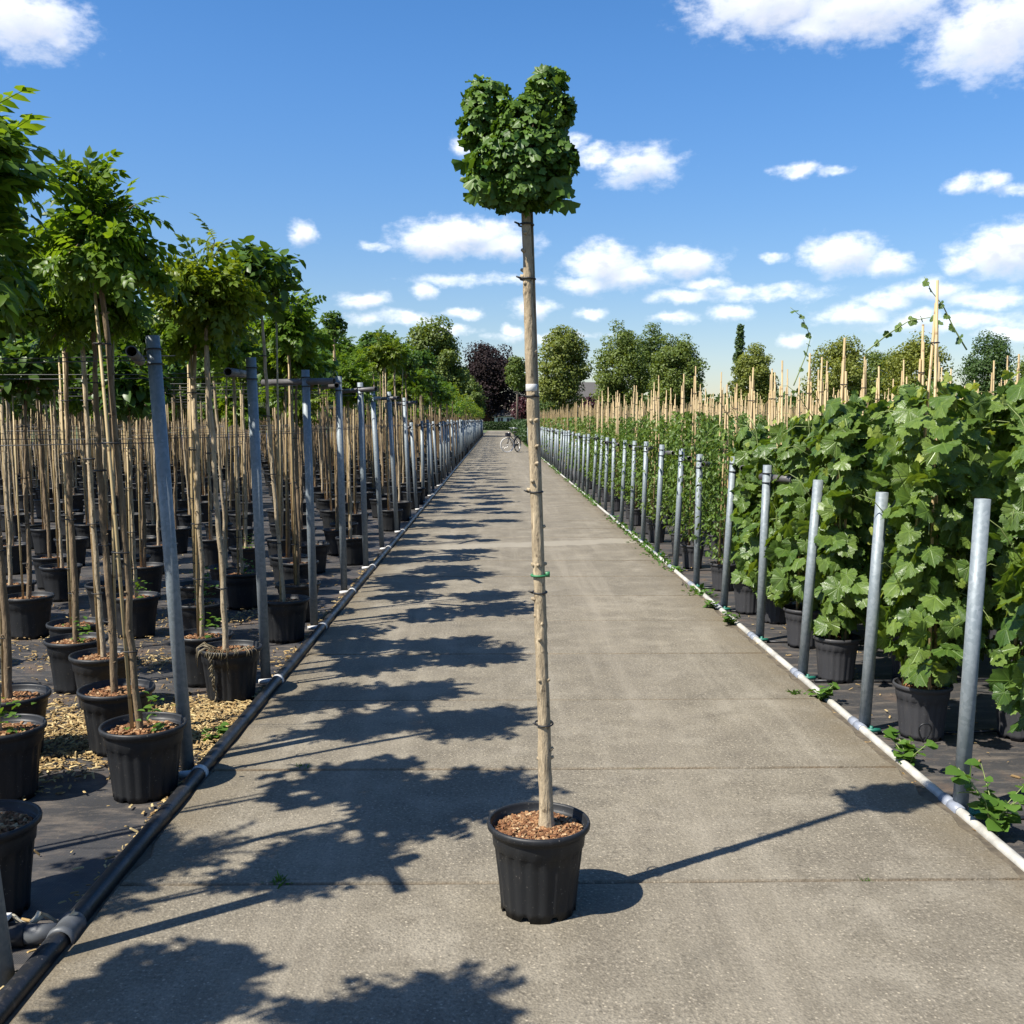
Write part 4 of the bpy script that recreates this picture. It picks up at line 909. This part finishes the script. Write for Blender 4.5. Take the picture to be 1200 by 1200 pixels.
# ------------------------------------------------------------------ bicycle
def bicycle():
    b = G(600.5, 530); t = thing('bicycle', 'parked upright city bicycle with pale front wheel standing on the path', 'bicycle', (b.x, b.y, .001), (0, 0, R(243)))
    blk = m_simple('bike_paint', (.02, .02, .03), .35, .1); pale = m_simple('bike_tyre', (.62, .60, .56), .6, .1); alu = m_simple('bike_metal', (.6, .6, .6), .35, .05, metal=.7); brown = m_simple('saddle', (.03, .025, .02), .6, .1)
    def tb(*segs, r=.016): return cat([tube([a, c], r, 8) for a, c in segs])
    def wheel(par, loc, rz, tyre):
        wv = O('wheel', mk('rim', *cat([torus(.315, .014, 40, 6, 'y'), tube([(0, -.05, 0), (0, .05, 0)], .022, 8)] + [tube([(0, 0, 0), (.31 * math.cos(a), 0, .31 * math.sin(a))], .0022, 3) for a in np.linspace(0, 6.28, 28, endpoint=False)]), alu), par, loc, (0, 0, rz))
        O('tyre', mk('tyre', *torus(.337, .020, 40, 8, 'y'), tyre), wv)
    wheel(t, (-.54, 0, .357), 0, m_simple('dark_tyre', (.03, .03, .03), .7, .1))
    O('frame', mk('frame', *tb(((-.54, .05, .357), (-.10, .02, .30)), ((-.54, -.05, .357), (-.10, -.02, .30)), ((-.54, .05, .357), (-.22, 0, .80)), ((-.10, 0, .30), (-.24, 0, .88)), ((-.10, 0, .30), (.36, 0, .72)), ((-.17, 0, .58), (.34, 0, .82)), ((.37, 0, .66), (.32, 0, .92))), blk), t)
    V, T = torus(.385, .022, 40, 6, 'y'); keep = [f for f in T if V[f][:, 2].mean() > -.05]; O('rear_mudguard', mk('mudguard', V, np.array(keep), blk), t, (-.54, 0, .357))
    O('luggage_rack', mk('rack', *cat([box(-.92, -.40, -.08, .08, .765, .785), tube([(-.86, .07, .77), (-.56, .06, .38)], .007, 6), tube([(-.86, -.07, .77), (-.56, -.06, .38)], .007, 6)]), blk), t)
    V, T = lathe([(0, -.05), (.08, -.045), (.11, 0), (.09, .03), (0, .035)], 16); V = V * np.array([1.25, .85, 1]); O('saddle', mk('saddle', V, T, brown), t, (-.27, 0, .97)); O('seat_post', mk('seat_post', *tb(((-.235, 0, .86), (-.26, 0, .95)), r=.013), alu), t)
    O('chain_guard', mk('chain_guard', *cat([box(-.50, -.02, .055, .075, .30, .40), tube([(-.10, .05, .30), (-.10, .08, .30)], .10, 18)]), blk), t)
    O('crank', mk('crank', *cat([tube([(-.1, .1, .3), (-.02, .1, .16)], .010, 6), tube([(-.1, -.1, .3), (-.18, -.1, .44)], .010, 6), tube([(-.1, -.1, .3), (-.1, .1, .3)], .012, 8), box(-.06, .02, .1, .19, .145, .17), box(-.22, -.14, -.19, -.1, .43, .455)]), blk), t)
    O('kickstand', mk('kickstand', *tb(((-.36, .05, .34), (-.40, .22, .0)), r=.009), blk), t)
    st = O('fork', mk('fork', *tb(((0, .06, 0), (-.10, .05, .36)), ((0, -.06, 0), (-.10, -.05, .36)), ((-.10, -.06, .36), (-.10, .06, .36)), ((-.10, 0, .36), (-.22, 0, .72)), r=.013), blk), t, (.56, 0, .357), (0, 0, R(-44)))
    wheel(st, (0, 0, 0), 0, pale)
    O('handlebar', mk('handlebar', *cat([tube([(-.22, 0, .70), (-.20, 0, .80)], .014, 8), tube([(-.42, .30, .80), (-.30, .29, .80), (-.18, .20, .82), (-.20, 0, .79), (-.18, -.20, .82), (-.30, -.29, .80), (-.42, -.30, .80)], .013, 8)]), alu), st)
    O('head_lamp', mk('head_lamp', *tube([(-.12, 0, .56), (-.05, 0, .56)], [.03, .04], 10), alu), st); O('front_bag', mk('front_bag', *box(-.14, .06, -.12, .12, .40, .58), blk, False), st)
bicycle()

# ------------------------------------------------------------------ background trees
def bg_tree(x, y, h, wd, seed, mat, name, label, trunk_h=None, n=9000, ls=.27, shape='round', group=None):
    r = np.random.default_rng(seed); t = thing(name, label, 'tree', (x, y, gz), group=group); th = trunk_h if trunk_h is not None else h * .16
    ch = h - th; a, c = wd / 2 * 1.02, ch / 2; nb = 110; n = int(n * 1.5)
    u = nrm(r.normal(size=(nb, 3))); q = r.uniform(.45, .92, (nb, 1))
    bc = u * q * np.array([a, a, c]); 
    if shape == 'cone': bc[:, :2] *= (1.15 - .75 * (bc[:, 2:3] / c * .5 + .5))
    else: bc[:, :2] *= (1.18 - .42 * (bc[:, 2:3] / c * .5 + .5))
    if shape == 'cone':
        zz = np.linspace(-.98, .97, nb); bc = np.c_[u[:, 0] * a * .7 * (1 - .8 * (zz * .5 + .5) ** 2), u[:, 1] * a * .7 * (1 - .8 * (zz * .5 + .5) ** 2), zz * c]
    bc[:, 2] += th + c; br = r.uniform(.20, .34, nb) * max(min(a, c), .13 * c)
    b = r.integers(0, nb, n); Nn = nrm(r.normal(size=(n, 3))); P = bc[b] + Nn * br[b][:, None] * np.array([1, 1, .8]) * r.uniform(.55, 1.12, (n, 1))
    d = nrm(np.cross(Nn, r.normal(size=(n, 3)))) + Nn * .5 + np.array([0, 0, -.3]); up = Nn * .8 + np.array([0, 0, .6]) + r.normal(size=(n, 3)) * .35
    V, T = scat(*t_rhomb(.42), frames(d, up) * (ls * r.uniform(.55, 1.25, n))[:, None, None], P)
    O('crown', mk('crown', V, T, mat), t, kind='stuff')
    parts = [tube([(0, 0, 0), (.03, 0, th), (0, .03, th + ch * .4), (0, 0, th + ch * .8)], [.030 * h * .55, .022 * h * .55, .012 * h * .55, .03], 8)]
    for i in range(14): parts.append(tube([(0, 0, th + ch * r.uniform(.0, .45)), bc[i] * np.array([.5, .5, 1]), bc[i]], [.05, .035, .015], 5))
    O('trunk', mk('trunk', *cat(parts), M['treebark']), t)
def bgp(px, D, top, wpx): p = PX(px, top, D); return p.x, D, p.z - gz, wpx * D / F
BG = [(508, 95, 368, 74, 'lime', 'pale_lime_tree', 'tall oval grey-green tree beside the dark copper beech', dict(n=12000)),
 (576, 178, 396, 84, 'beech', 'copper_beech', 'broad dark purple copper beech behind the small white house', dict(n=16000, ls=.42, trunk_h=1.0)),
 (606, 132, 414, 27, 'lime', 'young_tree', 'slim young tree with bare trunk in front of copper beech', dict(n=2600, trunk_h=5.0)),
 (659, 112, 377, 66, 'lime2', 'lime_tree', 'yellow-green lime tree just past the ginkgo stem', dict(n=12000)),
 (727, 122, 376, 66, 'lime', 'lime_tree', 'largest of the three lime trees standing close together', dict(n=12000)),
 (768, 140, 377, 54, 'lime', 'lime_tree', 'middle lime tree partly behind its two neighbours', dict(n=9000)),
 (794, 118, 388, 64, 'lime', 'lime_tree', 'lower rounded lime tree at the end of the three', dict(n=12000)),
 (867, 145, 380, 20, 'darktree', 'cypress_tree', 'narrow dark cypress rising behind the rounded trees', dict(n=5000, shape='cone', trunk_h=.5)),
 (884, 125, 401, 54, 'lime2', 'lime_tree', 'small rounded lime tree in front of the narrow cypress', dict(n=9000)),
 (985, 110, 391, 74, 'lime2', 'lime_tree', 'rounded lime tree seen over the grapevine hedge', dict(n=9000)), (1075, 110, 392, 80, 'lime2', 'lime_tree', 'wide lime tree behind the wide cane tripod', dict(n=9000)),
 (1160, 130, 386, 66, 'darktree', 'dark_tree', 'dark bushy tree at the far end over the vines', dict(n=8000)), (1030, 125, 402, 60, 'lime', 'lime_tree', 'low lime tree between the two rounded ones over the hedge', dict(n=7000)), (1225, 115, 396, 70, 'lime', 'lime_tree', 'lime tree at the outer edge of the vine field', dict(n=7000)),
 (548, 120, 440, 40, 'lime', 'bushy_tree', 'low bushy tree filling the gap before the copper beech', dict(n=6000, trunk_h=.5)),
 (470, 100, 436, 44, 'darktree', 'bushy_tree', 'dark bushy tree next to the tall oval tree', dict(n=7000, trunk_h=.6)),
 (505, 46, 462, 24, 'red', 'red_leaved_shrub', 'small red-leaved shrub among the distant tree rows', dict(n=1500, ls=.14, trunk_h=1.0)),
 (616, 150, 462, 34, 'purple', 'purple_shrub', 'dark purple shrub beside the white house', dict(n=4500, trunk_h=.1, ls=.3)), (690, 150, 462, 40, 'purple', 'purple_shrub', 'dark purple shrub between two lime trees', dict(n=4500, trunk_h=.1, ls=.3)), (640, 158, 468, 40, 'darktree', 'dark_shrub', 'dark green shrub under the yellow-green lime', dict(n=4500, trunk_h=.1, ls=.3))]
for i, (px, D, top, wp, mt, nm, lab, kw) in enumerate(BG): bg_tree(*bgp(px, D, top, wp), 400 + i, M[mt], nm, lab, **kw)
for i in range(14):
    px = -90 + i * 36; D = 66 + (i * 37 % 22); bg_tree(*bgp(px, D, 398 + (i * 29 % 26), 62 + (i * 13 % 20)), 500 + i, M[('darktree', 'lime', 'darktree')[i % 3]], 'shelter_tree', 'leafy shelter tree standing behind the nursery tree rows', n=5000, ls=.3, trunk_h=.8, group='shelter trees behind the rows')

# ------------------------------------------------------------------ hedges and buildings at the end of the path
def hedge(name, label, x0, x1, y0, y1, h, n, seed, ls=.12):
    t = thing(name, label, 'hedge', ((x0 + x1) / 2, (y0 + y1) / 2, gz)); a, b = (x1 - x0) / 2, (y1 - y0) / 2; r = np.random.default_rng(seed)
    P = np.c_[r.uniform(-a, a, n), r.uniform(-b, b, n), r.uniform(.02, h, n)]; f = r.integers(0, 4, n); Nn = np.zeros((n, 3))
    for k, (ax, sg, lim) in enumerate(((0, -1, a), (1, -1, b), (2, 1, h), (0, 1, a))):
        m = f == k; P[m, ax] = (sg * lim if ax < 2 else lim) + r.normal(size=m.sum()) * .04; Nn[m, ax] = sg
    O('foliage', mk('foliage', *scat(*t_rhomb(.4), frames(r.normal(size=(n, 3)) + Nn * .3, Nn + r.normal(size=(n, 3)) * .5 + np.array([0, 0, .3])) * (ls * r.uniform(.6, 1.3, n))[:, None, None], P), M['hedge']), t, kind='stuff')
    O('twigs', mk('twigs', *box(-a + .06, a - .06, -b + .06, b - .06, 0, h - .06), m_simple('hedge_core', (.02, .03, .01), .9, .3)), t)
hedge('clipped_hedge', 'dark clipped hedge across the end of the path before the house', -6.5, 4.0, 163, 164.4, 1.15, 9000, 1, .2)
hedge('side_hedge', 'long clipped hedge along the path edge past the bicycle', 1.95, 3.1, 66, 140, 1.45, 26000, 2, .16)
n = 2500
def house():
    p = PX(591.5, 500, 174); wall = m_simple('white_render', (.62, .60, .54), .85, .1, 2); roof = m_simple('slate_roof', (.07, .065, .06), .7, .25, 8); dk = m_simple('dark_glass', (.02, .025, .03), .15, .1); fr = m_simple('window_paint', (.7, .7, .67), .5, .05)
    t = thing('garden_house', 'small white garden house with grey pyramid roof at end of path', 'house', (p.x, 174, gz)); a = 1.75; z1 = 2.15
    O('wall', mk('wall', *cat([box(-a, a, 0, 3.2, 0, z1)]), wall, False), t)
    e = .35; V = np.array([(-a - e, -e, z1), (a + e, -e, z1), (a + e, 3.2 + e, z1), (-a - e, 3.2 + e, z1), (0, 1.6, z1 + 1.25)] + [(-a - e, -e, z1 - .12), (a + e, -e, z1 - .12), (a + e, 3.2 + e, z1 - .12), (-a - e, 3.2 + e, z1 - .12)])
    V[:, 2] += .125; O('roof', mk('roof', V, tri([(0, 1, 4), (1, 2, 4), (2, 3, 4), (3, 0, 4), (0, 5, 6, 1), (1, 6, 7, 2), (2, 7, 8, 3), (3, 8, 5, 0), (5, 8, 7, 6)]), roof, False), t)
    for nm, x, ww, zl, zh in (('door', -.75, .95, .02, 1.95), ('window', .85, 1.0, .75, 1.9)):
        q = O(nm, mk(nm, *cat([box(x - ww / 2 - .07, x + ww / 2 + .07, -.06, -.003, zl, zl + .07), box(x - ww / 2 - .07, x + ww / 2 + .07, -.06, -.003, zh, zh + .07), box(x - ww / 2 - .07, x - ww / 2, -.06, -.003, zl + .07, zh), box(x + ww / 2, x + ww / 2 + .07, -.06, -.003, zl + .07, zh), box(x - .03, x + .03, -.05, -.003, zl + .07, zh)]), fr, False), t)
        for s in (-1, 1): O('pane', mk('pane', *box(min(x + s * .035, x + s * ww / 2), max(x + s * .035, x + s * ww / 2), -.03, -.006, zl + .075, zh - .005), dk, False), q)
    brick = m_simple('red_brick', (.22, .075, .05), .85, .25, 6); p2 = PX(570, 500, 182)
    t2 = thing('brick_barn', 'dark roofed red brick barn left of the white garden house', 'barn', (p2.x - 3.2, 182, gz)); O('wall', mk('wall', *box(-4, 4, 0, 8, 0, 2.6), brick, False), t2)
    V = np.array([(-4.4, -.4, 2.62), (4.4, -.4, 2.62), (4.4, 8.4, 2.62), (-4.4, 8.4, 2.62), (-4.4, 4, 6.2), (1.5, 4, 6.2)]); O('roof', mk('roof', V, tri([(0, 1, 5, 4), (1, 2, 5), (2, 3, 4, 5), (3, 0, 4), (3, 2, 1, 0)]), roof, False), t2)
    q = O('door', mk('door', *box(2.2, 3.6, -.05, -.003, .0, 2.2), m_simple('barn_door', (.12, .05, .035), .7, .1), False), t2)
    p3 = PX(688, 462, 200); t3 = thing('slate_house', 'house with dark slate roof just visible between two lime trees', 'house', (p3.x, 200, gz)); O('wall', mk('wall', *box(-5, 5, 0, 8, 0, 4.5), brick, False), t3)
    V = np.array([(-5.4, -.4, 4.52), (5.4, -.4, 4.52), (5.4, 8.4, 4.52), (-5.4, 8.4, 4.52), (-4.5, 4, 9), (4.5, 4, 9)]); O('roof', mk('roof', V, tri([(0, 1, 5, 4), (1, 2, 5), (2, 3, 4, 5), (3, 0, 4), (3, 2, 1, 0)]), roof, False), t3)
    for x in (-3, 0, 3):
        q = O('window', mk('window', *box(x - .6, x + .6, -.05, -.003, 1.6, 3.2), fr, False), t3); O('pane', mk('pane', *box(x - .5, x + .5, -.07, -.053, 1.7, 3.1), dk, False), q)
house()
def far_wood():
    P = []
    for k in range(420):
        a = R(-62 + 124 * k / 419 + rng.normal() * .15); D = rng.uniform(255, 330)
        if abs(math.degrees(a)) < 2.2: continue
        hh = rng.uniform(5, 10.5); c = np.array([math.sin(a) * D, math.cos(a) * D, hh * .45]); n_ = 130
        P.append(c + sph(n_) * np.array([4.5, 4.5, hh * .55]) * rng.uniform(.6, 1.05, (n_, 1)))
    P = np.concatenate(P); P = P[P[:, 2] > 0]; n_ = len(P); Nn = sph(n_)
    o = O('distant_woodland', mk('distant_woodland', *scat(*t_rhomb(.45), frames(sph(n_), Nn + np.array([0, -.4, .7])) * rng.uniform(.9, 1.9, n_)[:, None, None], P), M['darktree']), kind='stuff'); o['label'] = 'low belt of far-off woodland along the horizon'; o['category'] = 'woodland'
far_wood()
